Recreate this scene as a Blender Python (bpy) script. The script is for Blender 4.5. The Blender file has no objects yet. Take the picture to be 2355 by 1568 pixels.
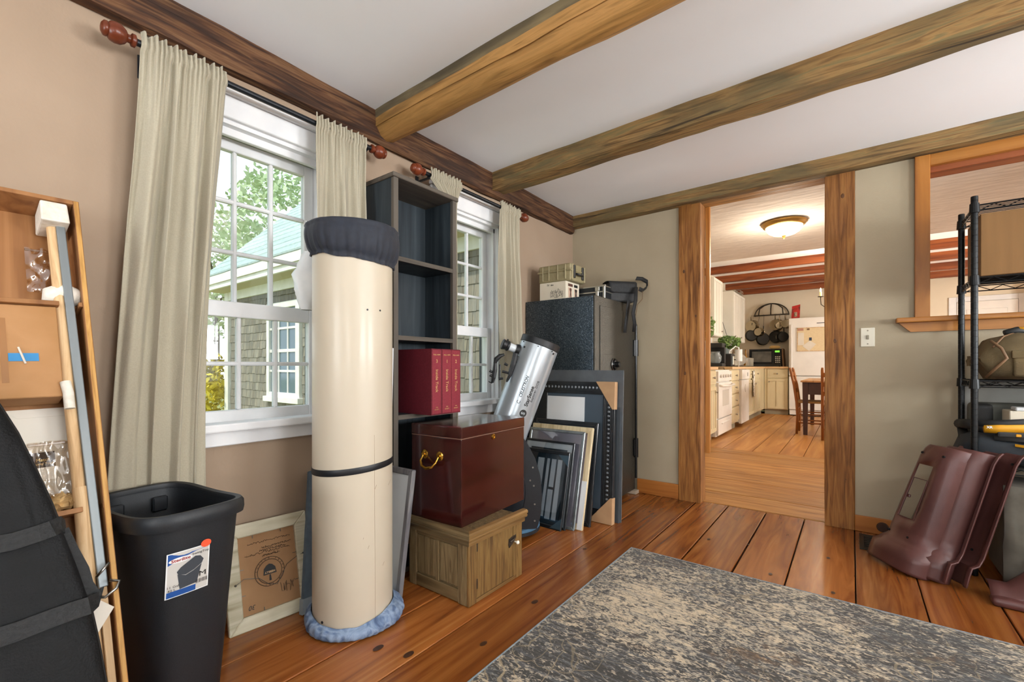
import bpy, bmesh, math, random
from mathutils import Matrix, Vector, noise
random.seed(7)
PI = math.pi
scene = bpy.context.scene
COL = scene.collection

# ------------------------------------------------------------------ camera
FPX, CXP, HYP = 1033.0, 1177.5, 842.0          # focal length and horizon in photo pixels
EYE, CAMX, YW = 0.95, 1.852, 3.287             # eye height, distance to window wall, far wall
TH = math.radians(37.1)
cam_d = bpy.data.cameras.new('camera'); cam = bpy.data.objects.new('camera', cam_d); COL.objects.link(cam)
cam.location = (CAMX, 0, EYE); cam.rotation_euler = (PI / 2, 0, TH)
cam_d.sensor_width = 36; cam_d.lens = 36 * FPX / 2355; cam_d.shift_y = (HYP - 784) / 2355
cam_d.clip_start = 0.02; cam_d.clip_end = 300
scene.camera = cam
# ------------------------------------------------------------------ world, sun, daylight at windows, exposure
world = bpy.data.worlds.new('sky'); scene.world = world; world.use_nodes = True
wn = world.node_tree.nodes; wl = world.node_tree.links
bg = wn['Background']; bg.inputs['Strength'].default_value = 1.5
tc = wn.new('ShaderNodeTexCoord'); sx = wn.new('ShaderNodeSeparateXYZ'); wr = wn.new('ShaderNodeValToRGB')
wl.new(tc.outputs['Generated'], sx.inputs[0]); wl.new(sx.outputs['Z'], wr.inputs[0]); wl.new(wr.outputs[0], bg.inputs['Color'])
wr.color_ramp.elements[0].position = 0.0; wr.color_ramp.elements[0].color = (0.93, 0.97, 1.0, 1)
wr.color_ramp.elements[1].position = 0.9; wr.color_ramp.elements[1].color = (0.72, 0.86, 1.0, 1)
sun_d = bpy.data.lights.new('sun', 'SUN'); sun = bpy.data.objects.new('sun', sun_d); COL.objects.link(sun)
sun_d.energy = 3.0; sun_d.angle = math.radians(1.5); sun_d.color = (1.0, 0.9, 0.72)
sun.rotation_euler = Vector((-0.10, -0.62, 0.78)).to_track_quat('Z', 'Y').to_euler()
def daylight(name, loc, direction, w, h, power, color):
    d = bpy.data.lights.new(name, 'AREA'); d.shape = 'RECTANGLE'; d.size = w; d.size_y = h
    d.energy = power; d.color = color
    o = bpy.data.objects.new(name, d); COL.objects.link(o); o.location = loc
    o.rotation_euler = Vector(direction).to_track_quat('-Z', 'Z').to_euler()
    return o
DAY = (0.92, 0.97, 1.0); WARM = (1.0, 0.86, 0.68)
# daylight behind the camera and in the kitchen; right-wall lamps fill the ceiling
daylight('daylight_back_window', (1.05, -2.43, 1.30), (0, 1, 1.2), 1.0, 1.2, 46, DAY)
daylight('daylight_back_window', (3.30, -2.43, 1.30), (0, 1, 1.2), 1.0, 1.2, 46, DAY)
daylight('right_wall_fill', (5.13, 0.40, 1.30), (-1, 0, 1.9), 1.1, 1.2, 158, (0.94, 0.97, 1.0))
daylight('right_wall_fill', (5.13, 2.30, 1.30), (-1, 0, 1.9), 1.1, 1.2, 158, (0.94, 0.97, 1.0))  # added lamp at an added opening, tilted up to brighten the ceiling
daylight('daylight_kitchen_window', (5.63, 7.6, 1.35), (-1, 0, .1), 1.4, 1.2, 210, (1.0, 0.95, 0.86))
scene.view_settings.view_transform = 'Standard'; scene.view_settings.look = 'None'
scene.view_settings.gamma = 1.0; scene.view_settings.use_curve_mapping = False
scene.view_settings.exposure = 0.35

# ------------------------------------------------------------------ photo pixels to points on known planes
RF = (-math.sin(TH), math.cos(TH)); RR = (math.cos(TH), math.sin(TH))
def ray(u, v):
    a = (u - CXP) / FPX
    return Vector((RF[0] + a * RR[0], RF[1] + a * RR[1], (HYP - v) / FPX))
CAM = Vector((CAMX, 0, EYE))
def PX(u, v, x): d = ray(u, v); return CAM + d * ((x - CAMX) / d.x)
def PY(u, v, y): d = ray(u, v); return CAM + d * (y / d.y)
def PZ(u, v, z=0): d = ray(u, v); return CAM + d * ((z - EYE) / d.z)
def PL(u, v, p, n):
    d = ray(u, v); n = Vector(n); return CAM + d * ((Vector(p) - CAM).dot(n) / d.dot(n))

# ------------------------------------------------------------------ materials
def C(h, a=1):
    h = h.lstrip('#'); o = []
    for i in (0, 2, 4):
        c = int(h[i:i + 2], 16) / 255; o.append(c / 12.92 if c <= .04045 else ((c + .055) / 1.055) ** 2.4)
    return (*o, a)
MATS = {}
def M(name, cols='#888888', rough=.6, metal=0, scale=6, stretch=(1, 1, 1), bump=0, bscale=None, spec=.5, trans=0,
      emit=None, detail=5, dist=0, pos=(.3, .7), rnd=0, coat=0, sheen=0, band=None, blotch=None, crack=None):
    """procedural principled material: one colour, or noise between several colours (stretch < 1 draws grain along that axis)"""
    if name in MATS: return MATS[name]
    m = bpy.data.materials.new(name); m.use_nodes = True; MATS[name] = m
    N = m.node_tree.nodes; L = m.node_tree.links; p = N['Principled BSDF']
    p.inputs['Roughness'].default_value = rough; p.inputs['Metallic'].default_value = metal
    p.inputs['Specular IOR Level'].default_value = spec
    if coat: p.inputs['Coat Weight'].default_value = coat; p.inputs['Coat Roughness'].default_value = .12
    if sheen: p.inputs['Sheen Weight'].default_value = sheen
    if trans: p.inputs['Transmission Weight'].default_value = trans
    if emit: p.inputs['Emission Color'].default_value = C(emit[0]); p.inputs['Emission Strength'].default_value = emit[1]
    if isinstance(cols, str): cols = [cols]
    m.diffuse_color = C(cols[0])
    if len(cols) == 1 and not bump:
        p.inputs['Base Color'].default_value = C(cols[0]); return m
    co = N.new('ShaderNodeTexCoord'); mp = N.new('ShaderNodeMapping'); mp.inputs['Scale'].default_value = stretch
    L.new(co.outputs['Object'], mp.inputs['Vector'])
    if rnd:
        oi = N.new('ShaderNodeObjectInfo'); mu = N.new('ShaderNodeMath'); mu.operation = 'MULTIPLY'; mu.inputs[1].default_value = 37.0
        L.new(oi.outputs['Random'], mu.inputs[0]); L.new(mu.outputs[0], mp.inputs['Location'])
    ns = N.new('ShaderNodeTexNoise'); ns.inputs['Scale'].default_value = scale; ns.inputs['Detail'].default_value = detail
    ns.inputs['Distortion'].default_value = dist
    L.new(mp.outputs[0], ns.inputs['Vector'])
    if len(cols) == 1: p.inputs['Base Color'].default_value = C(cols[0])
    else:
        cr = N.new('ShaderNodeValToRGB'); e = cr.color_ramp.elements
        for i, c in enumerate(cols):
            t = pos[0] + (pos[1] - pos[0]) * i / (len(cols) - 1)
            el = e[i] if i < 2 else e.new(t)
            el.position = t; el.color = C(c)
        L.new(ns.outputs[0], cr.inputs[0]); last = cr.outputs[0]
        if band:      # growth rings drawn out along the grain: (scale, strength)
            w = N.new('ShaderNodeTexWave'); w.wave_type = 'BANDS'; w.bands_direction = 'DIAGONAL'
            w.inputs['Scale'].default_value = band[0]; w.inputs['Distortion'].default_value = 9; w.inputs['Detail'].default_value = 3
            w.inputs['Detail Scale'].default_value = 1.2
            L.new(mp.outputs[0], w.inputs['Vector'])
            mx = N.new('ShaderNodeMix'); mx.data_type = 'RGBA'; mx.blend_type = 'MULTIPLY'; mx.inputs[0].default_value = band[1]
            L.new(last, mx.inputs[6]); L.new(w.outputs[0], mx.inputs[7]); last = mx.outputs[2]
        def over(sc, st_, lo, hi, fac, col, seed):
            mp2 = N.new('ShaderNodeMapping'); mp2.inputs['Scale'].default_value = st_; mp2.inputs['Location'].default_value = (seed, seed * 2, 3)
            L.new(mp.outputs[0] if st_ is None else co.outputs['Object'], mp2.inputs[0])
            n = N.new('ShaderNodeTexNoise'); n.inputs['Scale'].default_value = sc; n.inputs['Detail'].default_value = 6; n.inputs['Distortion'].default_value = .6
            L.new(mp2.outputs[0], n.inputs['Vector']); r = N.new('ShaderNodeMapRange'); r.inputs[1].default_value = lo; r.inputs[2].default_value = hi; r.inputs[3].default_value = fac; r.inputs[4].default_value = 0
            L.new(n.outputs[0], r.inputs[0]); x = N.new('ShaderNodeMix'); x.data_type = 'RGBA'; L.new(r.outputs[0], x.inputs[0]); L.new(last, x.inputs[6]); x.inputs[7].default_value = C(col); return x.outputs[2]
        if blotch: last = over(blotch[0], tuple(.35 if q < .5 else 1 for q in stretch), .36, .56, blotch[1], blotch[2], 5)
        if crack: last = over(crack[0], tuple(.03 if q < .5 else 1 for q in stretch), .30, .36, crack[1], crack[2], 11)
        if rnd:
            hs = N.new('ShaderNodeHueSaturation'); ma = N.new('ShaderNodeMapRange')
            ma.inputs[3].default_value = 1 - rnd; ma.inputs[4].default_value = 1 + rnd
            L.new(oi.outputs['Random'], ma.inputs[0]); L.new(ma.outputs[0], hs.inputs['Value']); L.new(last, hs.inputs['Color']); last = hs.outputs[0]
        L.new(last, p.inputs['Base Color'])
    if bump:
        bp = N.new('ShaderNodeBump'); bp.inputs['Strength'].default_value = bump; bp.inputs['Distance'].default_value = .01
        n2 = N.new('ShaderNodeTexNoise'); n2.inputs['Scale'].default_value = bscale or scale; n2.inputs['Detail'].default_value = detail
        L.new(mp.outputs[0], n2.inputs['Vector']); L.new(n2.outputs[0], bp.inputs['Height']); L.new(bp.outputs[0], p.inputs['Normal'])
    return m
def wood(name, cols, axis, rough=.5, scale=22, bump=.15, rnd=.12, spec=.4, pos=(.3, .7), coat=0, band=None, blotch=None, crack=None):
    st = [1, 1, 1]; st['XYZ'.index(axis)] = .07
    return M(name, cols, rough, scale=scale, stretch=tuple(st), bump=bump, rnd=rnd, spec=spec, dist=1.2, pos=pos, coat=coat, band=band, blotch=blotch, crack=crack)
def glassmat(name, tint='#eef4f2', gloss=.09, rough=.02):
    m = bpy.data.materials.new(name); m.use_nodes = True; MATS[name] = m
    N = m.node_tree.nodes; L = m.node_tree.links; N.remove(N['Principled BSDF'])
    t = N.new('ShaderNodeBsdfTransparent'); t.inputs[0].default_value = C(tint)
    g = N.new('ShaderNodeBsdfGlossy'); g.inputs['Roughness'].default_value = rough
    mx = N.new('ShaderNodeMixShader'); mx.inputs[0].default_value = gloss
    L.new(t.outputs[0], mx.inputs[1]); L.new(g.outputs[0], mx.inputs[2]); L.new(mx.outputs[0], N['Material Output'].inputs[0])
    return m

# ------------------------------------------------------------------ mesh builder and scene tree
W = {}
def tag(o, label=None, cat=None, group=None, kind=None):
    if label: o['label'] = label
    if cat: o['category'] = cat
    if group: o['group'] = group
    if kind: o['kind'] = kind
    return o
def thing(name, label, cat, loc=(0, 0, 0), mat=None, group=None):
    o = bpy.data.objects.new(name, None); COL.objects.link(o); o.empty_display_size = .05
    mw = mat.copy() if mat is not None else Matrix.Translation(Vector(loc))
    o.matrix_world = mw; W[o.name] = mw
    return tag(o, label, cat, group)
def axes(o, x, y, z):
    m = Matrix.Identity(4)
    for i, v in enumerate((x, y, z, o)):
        for j in range(3): m[j][i] = v[j]
    return m
def rotz(a, loc=(0, 0, 0)): return Matrix.Translation(Vector(loc)) @ Matrix.Rotation(a, 4, 'Z')
class B:
    def __init__(s, M=None): s.bm = bmesh.new(); s.M = M
    def _add(s, t, M=None):
        if M is not None: t.transform(M)
        if s.M is not None: t.transform(s.M)
        me = bpy.data.meshes.new('t'); t.to_mesh(me); t.free(); s.bm.from_mesh(me); bpy.data.meshes.remove(me); return s
    def box(s, a, b, bev=0, seg=1, M=None):
        t = bmesh.new(); bmesh.ops.create_cube(t, size=1)
        for v in t.verts: v.co = Vector([(a[i] + b[i]) / 2 + v.co[i] * (b[i] - a[i]) for i in range(3)])
        if bev: bmesh.ops.bevel(t, geom=list(t.edges), offset=bev, segments=seg, profile=.6, affect='EDGES')
        return s._add(t, M)
    def cyl(s, p0, p1, r0, r1=None, n=16, cap=True):
        return s.tube([p0, p1], [r0, r0 if r1 is None else r1], n, cap)
    def tube(s, pts, r, n=8, cap=True, closed=False, sx=1.0):
        t = bmesh.new(); pts = [Vector(p) for p in pts]; k = len(pts)
        if not hasattr(r, '__len__'): r = [r] * k
        rings = []; up = None
        for i, p in enumerate(pts):
            d = (pts[(i + 1) % k] - pts[i - 1]) if closed else (pts[min(i + 1, k - 1)] - pts[max(i - 1, 0)])
            d.normalize()
            if up is None: up = Vector((0, 0, 1)) if abs(d.z) < .9 else Vector((0, 1, 0))
            e = d.cross(up).normalized(); up = e.cross(d).normalized()
            rings.append([t.verts.new(p + e * (math.cos(q) * r[i] * sx) + up * (math.sin(q) * r[i])) for q in [2 * PI * j / n for j in range(n)]])
        for i in range(k if closed else k - 1):
            a, b = rings[i], rings[(i + 1) % k]
            for j in range(n): t.faces.new((a[j], a[(j + 1) % n], b[(j + 1) % n], b[j]))
        if cap and not closed: t.faces.new(rings[0][::-1]); t.faces.new(rings[-1])
        bmesh.ops.recalc_face_normals(t, faces=t.faces); return s._add(t)
    def lathe(s, prof, n=24, M=None, cap=True, a0=0, a1=2 * PI):
        t = bmesh.new(); full = abs(a1 - a0 - 2 * PI) < 1e-6; k = n if full else n + 1
        rings = [[t.verts.new((r * math.cos(a0 + (a1 - a0) * j / n), r * math.sin(a0 + (a1 - a0) * j / n), z)) for j in range(k)] for r, z in prof]
        for a, b in zip(rings, rings[1:]):
            for j in range(n): t.faces.new((a[j], a[(j + 1) % k], b[(j + 1) % k], b[j]))
        if cap and full:
            if prof[0][0] > 1e-5: t.faces.new(rings[0][::-1])
            if prof[-1][0] > 1e-5: t.faces.new(rings[-1])
        bmesh.ops.remove_doubles(t, verts=t.verts, dist=1e-6); bmesh.ops.recalc_face_normals(t, faces=t.faces)
        return s._add(t, M)
    def prism(s, poly, z0, z1, M=None, bev=0, seg=1):
        t = bmesh.new(); a = [t.verts.new((x, y, z0)) for x, y in poly]; b = [t.verts.new((x, y, z1)) for x, y in poly]
        t.faces.new(a[::-1]); t.faces.new(b); n = len(poly)
        for i in range(n): t.faces.new((a[i], a[(i + 1) % n], b[(i + 1) % n], b[i]))
        bmesh.ops.recalc_face_normals(t, faces=t.faces)
        if bev: bmesh.ops.bevel(t, geom=list(t.edges), offset=bev, segments=seg, affect='EDGES')
        return s._add(t, M)
    def hexa(s, bot, top):
        t = bmesh.new(); a = [t.verts.new(p) for p in bot]; b = [t.verts.new(p) for p in top]; n = len(bot)
        t.faces.new(a[::-1]); t.faces.new(b)
        for i in range(n): t.faces.new((a[i], a[(i + 1) % n], b[(i + 1) % n], b[i]))
        bmesh.ops.recalc_face_normals(t, faces=t.faces); return s._add(t)
    def grid(s, rows, skip=None, closed=False):
        t = bmesh.new(); V = [[t.verts.new(p) for p in r] for r in rows]; m = len(rows[0])
        for i in range(len(rows) - 1):
            for j in range(m if closed else m - 1):
                if skip and skip(i, j): continue
                t.faces.new((V[i][j], V[i][(j + 1) % m], V[i + 1][(j + 1) % m], V[i + 1][j]))
        return s._add(t)
    def sphere(s, c, r, n=12, sc=(1, 1, 1)):
        t = bmesh.new(); bmesh.ops.create_uvsphere(t, u_segments=n, v_segments=max(6, n * 2 // 3), radius=r)
        for v in t.verts: v.co = Vector([c[i] + v.co[i] * sc[i] for i in range(3)])
        return s._add(t)
    def mesh(s): 
        me = bpy.data.meshes.new('m'); s.bm.to_mesh(me); s.bm.free(); return me
    def obj(s, name, mat, parent=None, local=False, smooth=0, label=None, cat=None, group=None, kind=None, solid=0, bevel=0, sub=0, origin=None):
        me = s.mesh(); me.name = name
        return put(name, me, mat, parent, local, smooth, label, cat, group, kind, solid, bevel, sub, origin)
def put(name, me, mat, parent=None, local=False, smooth=0, label=None, cat=None, group=None, kind=None, solid=0, bevel=0, sub=0, origin=None):
    if parent is not None and not local: me.transform(W[parent.name].inverted())
    if isinstance(mat, str): mat = MATS[mat]
    if mat and not me.materials: me.materials.append(mat)
    o = bpy.data.objects.new(name, me); COL.objects.link(o)
    if parent is not None: o.parent = parent; W[o.name] = W[parent.name]
    else:
        if origin is None and cat and me.vertices:
            xs = [v.co for v in me.vertices]; origin = Vector((sum(v.x for v in xs) / len(xs), sum(v.y for v in xs) / len(xs), min(v.z for v in xs)))
        if origin is not None: me.transform(Matrix.Translation(-Vector(origin))); o.location = origin
        W[o.name] = Matrix.Translation(o.location)
    if smooth:
        me.polygons.foreach_set('use_smooth', [True] * len(me.polygons))
        if smooth is not True: me.set_sharp_from_angle(angle=math.radians(smooth))
    if solid: md = o.modifiers.new('thickness', 'SOLIDIFY'); md.thickness = solid; md.offset = 0
    if bevel: md = o.modifiers.new('edges', 'BEVEL'); md.width = bevel; md.segments = 2; md.limit_method = 'ANGLE'
    if sub: md = o.modifiers.new('smooth', 'SUBSURF'); md.levels = sub; md.render_levels = sub
    return tag(o, label, cat, group, kind)
def copy_tree(o, loc=None, mw=None, label=None):
    c = o.copy(); COL.objects.link(c)
    if mw is not None: c.matrix_world = mw
    elif loc is not None: c.location = loc
    if label: c['label'] = label
    for ch in o.children:
        d = ch.copy(); COL.objects.link(d); d.parent = c
        for g in ch.children:
            e = g.copy(); COL.objects.link(e); e.parent = d
    return c
def text_mesh(s, size, align='CENTER', ext=.0004, bold=0, shear=0):
    cu = bpy.data.curves.new('t', 'FONT'); cu.body = s; cu.size = size; cu.align_x = align; cu.align_y = 'CENTER'
    cu.extrude = ext; cu.offset = bold; cu.shear = shear; cu.resolution_u = 3
    o = bpy.data.objects.new('t', cu); COL.objects.link(o)
    dg = bpy.context.evaluated_depsgraph_get(); me = bpy.data.meshes.new_from_object(o.evaluated_get(dg))
    bpy.data.objects.remove(o); bpy.data.curves.remove(cu); me.materials.clear(); return me
def text(name, s, size, mat, mw, parent, align='CENTER', bend=None, bold=0, shear=0):
    me = text_mesh(s, size, align, bold=bold, shear=shear)
    if bend:
        for v in me.vertices: v.co = bend(v.co)
    me.transform(mw); return put(name, me, mat, parent)
def struct(o): o['kind'] = 'structure'; return o

# ================================================================== surfaces
M('wall_paint', ['#a8927c', '#a08a74'], .85, scale=3, bump=.06, bscale=90)
M('wall_paint_far', ['#b0a38a', '#a79a81'], .85, scale=2.5, bump=.06, bscale=90)
M('ceiling_paint', ['#f4f6f8', '#eff1f3'], .9, scale=1.2, bump=.05, bscale=14)
M('kitchen_paint', ['#e6dac4', '#dccfb8'], .85, scale=2)
M('ceiling_plaster', ['#dcd6cf', '#c9c2bb'], .9, scale=16, stretch=(.35, 1.6, 1), bump=.9, bscale=14, dist=1.5)
M('white_trim', ['#eeeeee', '#e2e3e5'], .45, scale=9)
M('subfloor', '#120a05', .9)
wood('floor_wood', ['#5f2f14', '#8a4c20', '#a2632d', '#b37a42'], 'Y', .26, scale=22, bump=.08, rnd=.2, pos=(.2, .8), coat=.25, band=(3.2, .12), blotch=(4, .3, '#7a4018'))
wood('hall_wood', ['#7e511f', '#a8743a', '#b98548', '#c99a5c'], 'X', .45, scale=26, bump=.12, rnd=.12)
wood('kitchen_floor_wood', ['#95602c', '#b47a3e', '#c69252'], 'Y', .4, scale=10, bump=.08, rnd=.14)
wood('beam_dark', ['#321d10', '#4c2e1a', '#684529', '#7a583a'], 'Y', .75, scale=46, bump=.9, pos=(.32, .68), blotch=(9, .55, '#2b190e'), crack=(40, .8, '#1c100a'))
wood('beam_gold', ['#8a6436', '#a87d44', '#bd8d50', '#b0844a'], 'X', .6, scale=40, bump=.4, pos=(.3, .66), blotch=(6, .4, '#80602f'), crack=(22, .35, '#4b3218'))
wood('beam_weathered', ['#5b4424', '#80623a', '#977748', '#7a6a44'], 'X', .75, scale=46, bump=1.0, pos=(.32, .66), blotch=(8, .7, '#5a5238'), crack=(36, .85, '#2a1d10'))
wood('beam_grey', ['#4c4230', '#6d6046', '#8a7a58'], 'X', .8, scale=20, bump=.9, blotch=(9, .6, '#40382a'), crack=(30, .7, '#241c12'))
wood('beam_red', ['#57280f', '#8a4720', '#a05a2c'], 'X', .55, scale=14, bump=.3)
wood('post_wood', ['#6b4016', '#8a5826', '#a06a32', '#ad783c'], 'Z', .6, scale=44, bump=.45, pos=(.32, .66), blotch=(9, .35, '#6b4018'), crack=(26, .35, '#3e240e'))
wood('trim_wood_z', ['#8a5420', '#a56a2b', '#b57a38'], 'Z', .4, scale=14, bump=.05)
wood('trim_wood_x', ['#8a5420', '#a56a2b', '#b57a38'], 'X', .4, scale=14, bump=.05)
wood('baseboard_wood', ['#6a3511', '#a5662c', '#b9793a'], 'X', .45, scale=10, bump=.05, pos=(.2, .65))
glassmat('window_glass', '#f2f6f6', .05)
H0 = 2.17                                   # ceiling height

# ---- floor of wide boards
fl = struct(B().box((-.16, -2.4, -.12), (5.16, 3.34, -.022)).obj('floor', 'subfloor'))
xs = [-.14, .055, .262, .49, .711, .983, 1.181, 1.409, 1.619, 1.865, 2.085]
while xs[-1] < 5.1: xs.append(xs[-1] + random.choice((.21, .24, .27)))
for a, b in zip(xs, xs[1:]):
    g = random.uniform(.0018, .0042)
    B().box((a + g, -2.38, -.022), (b - g, 3.33, random.uniform(-.0015, 0)), .0025).obj('plank', 'floor_wood', fl)
M('knot', ['#2b1608', '#4a2a12'], .5, scale=60)
nb = B()
for u, v, r in ((1230, 1384, .018), (940, 1505, .02), (1112, 1480, .016), (1630, 1240, .014), (1345, 1262, .014), (1905, 1283, .013), (1916, 1363, .013), (1772, 1320, .013), (1515, 1290, .01), (1722, 1252, .008), (870, 1490, .02)):
    p = PZ(u, v); nb.lathe([(r * .6, .0008), (0, .0009)], 14, Matrix.Translation((p.x, p.y, 0)) @ Matrix.Diagonal((1, 1.7, 1, 1)))
nb.obj('knot', 'knot', fl, kind='stuff')
# floor register
rg = thing('floor_register', 'dark metal floor vent grille set in the boards by the far wall', 'vent', (1.94, 3.08, 0))
M('register_metal', ['#3b342b', '#4a4136'], .5, .6, scale=20)
rb = B()
for a, b in (((1.885, 2.955), (1.905, 3.215)), ((1.975, 2.955), (1.995, 3.215)), ((1.905, 2.955), (1.975, 2.98)), ((1.905, 3.19), (1.975, 3.215))): rb.box((*a, .0), (*b, .006), .001)
rb.obj('frame', 'register_metal', rg)
B().box((1.90, 2.97, -.001), (1.98, 3.2, .001)).obj('opening', M('void_black', '#0a0a0a', .9), rg)
for i in range(7): B().box((1.905, 2.99 + i * .03, .001), (1.975, 2.998 + i * .03, .005)).obj('slat', 'register_metal', rg)
# ---- ceiling, walls
struct(B().box((-.16, -2.4, H0), (5.16, 3.30, H0 + .16)).obj('ceiling', 'ceiling_paint'))
def wall_boxes(b, axis, c0, c1, lo, hi, zt, holes):
    """wall slab along axis from lo to hi with rectangular holes (a, b, z0, z1) in order"""
    def bx(a, q, z0, z1):
        if q - a < 1e-4 or z1 - z0 < 1e-4: return
        if axis == 'Y': b.box((c0, a, z0), (c1, q, z1))
        else: b.box((a, c0, z0), (q, c1, z1))
    e = lo
    for a, q, z0, z1 in holes:
        bx(e, a, 0, zt); bx(a, q, 0, z0); bx(a, q, z1, zt); e = q
    bx(e, hi, 0, zt); return b
WIN = [(.555, 1.105), (1.77, 2.32)]; WZ0, WZ1 = .715, 1.875
struct(wall_boxes(B(), 'Y', -.16, 0, -2.4, 3.4, 2.33, [(a, b, WZ0, WZ1) for a, b in WIN]).obj('wall_left', 'wall_paint'))
struct(wall_boxes(B(), 'X', YW, YW + .115, 0, 5.16, 2.33, [(.868, 1.868, 0, 2.12), (2.125, 3.56, 1.19, 2.085)]).obj('wall_far', 'wall_paint_far'))
struct(wall_boxes(B(), 'X', -2.4, -2.3, -.16, 5.16, 2.33, [(.55, 1.55, .7, 1.9), (2.8, 3.8, .7, 1.9)]).obj('wall_back', 'wall_paint'))
struct(wall_boxes(B(), 'Y', 5.0, 5.1, -2.4, 3.4, 2.33, [(-.15, .95, .7, 1.9), (1.75, 2.85, .7, 1.9)]).obj('wall_right', 'wall_paint_far'))
# baseboards
struct(B().box((.56, YW - .018, 0), (.865, YW, .105), .003).obj('baseboard_far', 'baseboard_wood'))
bb = struct(B().box((1.866, YW - .018, 0), (2.9, YW, .09), .003).obj('baseboard_far_right', 'baseboard_wood'))
p = PY(2030, 1213, YW - .018)
B().lathe([(.028, 0), (.026, .002), (0, .002)], 16, Matrix.Translation((p.x, YW - .018, .045)) @ Matrix.Rotation(PI / 2, 4, 'X')).obj('cable_hole', 'knot', bb)
struct(B().box((0, -2.3, 0), (.018, 2.59, .1), .003).obj('baseboard_left', M('bb_y', ['#8a5420', '#a86c30'], .45, scale=9, stretch=(1, .08, 1))))
# ---- ceiling beams
def beam(name, mat, label, p0, p1, w, h, wob=.006, n=46, round_=.25, seed=0, bow=0, wane=None, sharp=38):
    """hand hewn beam hanging under the ceiling: p0/p1 are points on the top line of its near face"""
    p0, p1 = Vector(p0), Vector(p1); d = (p1 - p0).normalized(); s = Vector((0, 0, 1)).cross(d)
    if s.y < 0 or (abs(s.y) < 1e-3 and s.x > 0): s = -s
    L = (p1 - p0).length; rows = []
    prof = [(0, .012), (0, -.30), (0, -.62), (.02, -1 + round_ * .45), (round_ * .22, -1 + round_ * .1), (.5, -1), (1 - round_ * .22, -1 + round_ * .1), (.98, -1 + round_ * .45), (1, -.5), (1, .012)]
    for i in range(n + 1):
        t = i / n; c = p0 + d * (L * t); row = []
        for j, (a, z) in enumerate(prof):
            q = Vector((t * L * 2.2 + seed, j * .9, seed * 1.7)); f = noise.noise(q) + .5 * noise.noise(q * 3.1)
            g = noise.noise(q + Vector((9, 3, 1))) + .5 * noise.noise(q * 2.7)
            row.append(c + s * (a * w + f * wob) + Vector((0, 0, z * h + (g * wob if z < -.1 else .004) - bow * math.sin(PI * t) * (z < -.2))))
        rows.append(row)
    o = B().grid(rows).obj(name, mat, smooth=sharp, label=label, cat='beam', group='hewn ceiling beams of the room')
    if wane:
        o.data.materials.append(MATS[wane])
        for i, f in enumerate(o.data.polygons): f.material_index = 1 if i % (len(prof) - 1) == 0 else 0
    return o
beam('ceiling_beam', 'beam_dark', 'dark brown hewn beam along the top of the window wall', (.052, -2.3, H0), (.045, 3.24, H0), -.05, .14, .011, 90, .5, 3)
beam('ceiling_beam', 'beam_gold', 'golden rounded log beam that meets the window wall above the curtain rod end', (.04, 1.312, H0), (5.0, 1.20, H0), .135, .128, .008, 60, 1.0, 11, .012, 'beam_grey', 60)
beam('ceiling_beam', 'beam_weathered', 'weathered square ceiling beam above the second window, cracked along its length', (.04, 2.18, H0), (5.0, 2.03, H0), .125, .105, .010, 60, .22, 23)
beam('ceiling_beam', 'beam_weathered', 'hewn header beam lying over the doorway along the far wall', (.0, 3.215, H0), (5.0, 3.165, H0), .105, .088, .007, 60, .2, 37)
# posts of the doorway
def post(name, x0, x1, y0, y1, label):
    rows = []
    for i in range(25):
        z = 2.09 * i / 24; r = []
        for j, (x, y) in enumerate(((x0, y1), (x0, y0 + .004), (x0 + .004, y0), (x1 - .004, y0), (x1, y0 + .004), (x1, y1))):
            f = noise.noise(Vector((z * 2, j, x0 * 9))) * .003; r.append((x + f, y + f, z))
        rows.append(r)
    o = B().grid(rows, closed=True).obj(name, 'post_wood', smooth=30, label=label, cat='post', group='door posts of the kitchen doorway')
    for q, (zz, xx) in enumerate(((.28, .7), (1.1, .35), (1.33, .75), (1.95, .6)) if x0 > 1.5 else ((.9, .3), (1.62, .25), (1.3, .8))):
        k = B(); k.lathe([(.011, 0), (.007, .0012), (0, .001)], 12, Matrix.Translation((x0 + (x1 - x0) * xx, y0, zz)) @ Matrix.Rotation(PI / 2, 4, 'X') @ Matrix.Diagonal((.8, 1.3, 1, 1)))
        k.obj('knot', M('post_knot', ['#4a2b10', '#6b4119'], .6, scale=90), o)
    return o
post('door_post', .868, 1.016, 3.268, 3.40, 'rough wooden door post standing beside the safe')
post('door_post', 1.722, 1.868, 3.275, 3.41, 'knotty cracked wooden door post beside the light switch')
struct(B().box((1.016, 3.40, .33), (1.045, 3.43, 2.10), .002).obj('trim_1', 'trim_wood_z'))
struct(B().box((.85, 3.215, 2.085), (1.9, 3.41, 2.14), .004).obj('trim_2', 'beam_gold'))
# pass-through opening casing and sill
t3 = struct(thing('trim_3', None, None, (2.15, YW, 1.2)))
B().box((2.125, 3.262, 1.205), (2.187, 3.405, 2.085), .002).obj('casing', 'trim_wood_z', t3)
B().box((2.187, 3.268, 2.025), (3.56, 3.405, 2.085), .002).obj('head_casing', 'trim_wood_x', t3)
B().box((2.187, 3.30, 1.995), (3.5, 3.405, 2.028), .002).obj('head_jamb', 'beam_red', t3)
B().box((2.046, 3.215, 1.187), (3.66, 3.41, 1.213), .006, 2).obj('sill', 'trim_wood_x', t3)
Mx = Matrix(((1, 0, 0, 0), (0, 0, 1, 0), (0, 1, 0, 0), (0, 0, 0, 1)))
B().prism([(2.058, 1.188), (3.65, 1.188), (3.6, 1.137), (2.108, 1.137)], 3.262, 3.29, Mx).obj('apron', 'trim_wood_x', t3)
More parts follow.
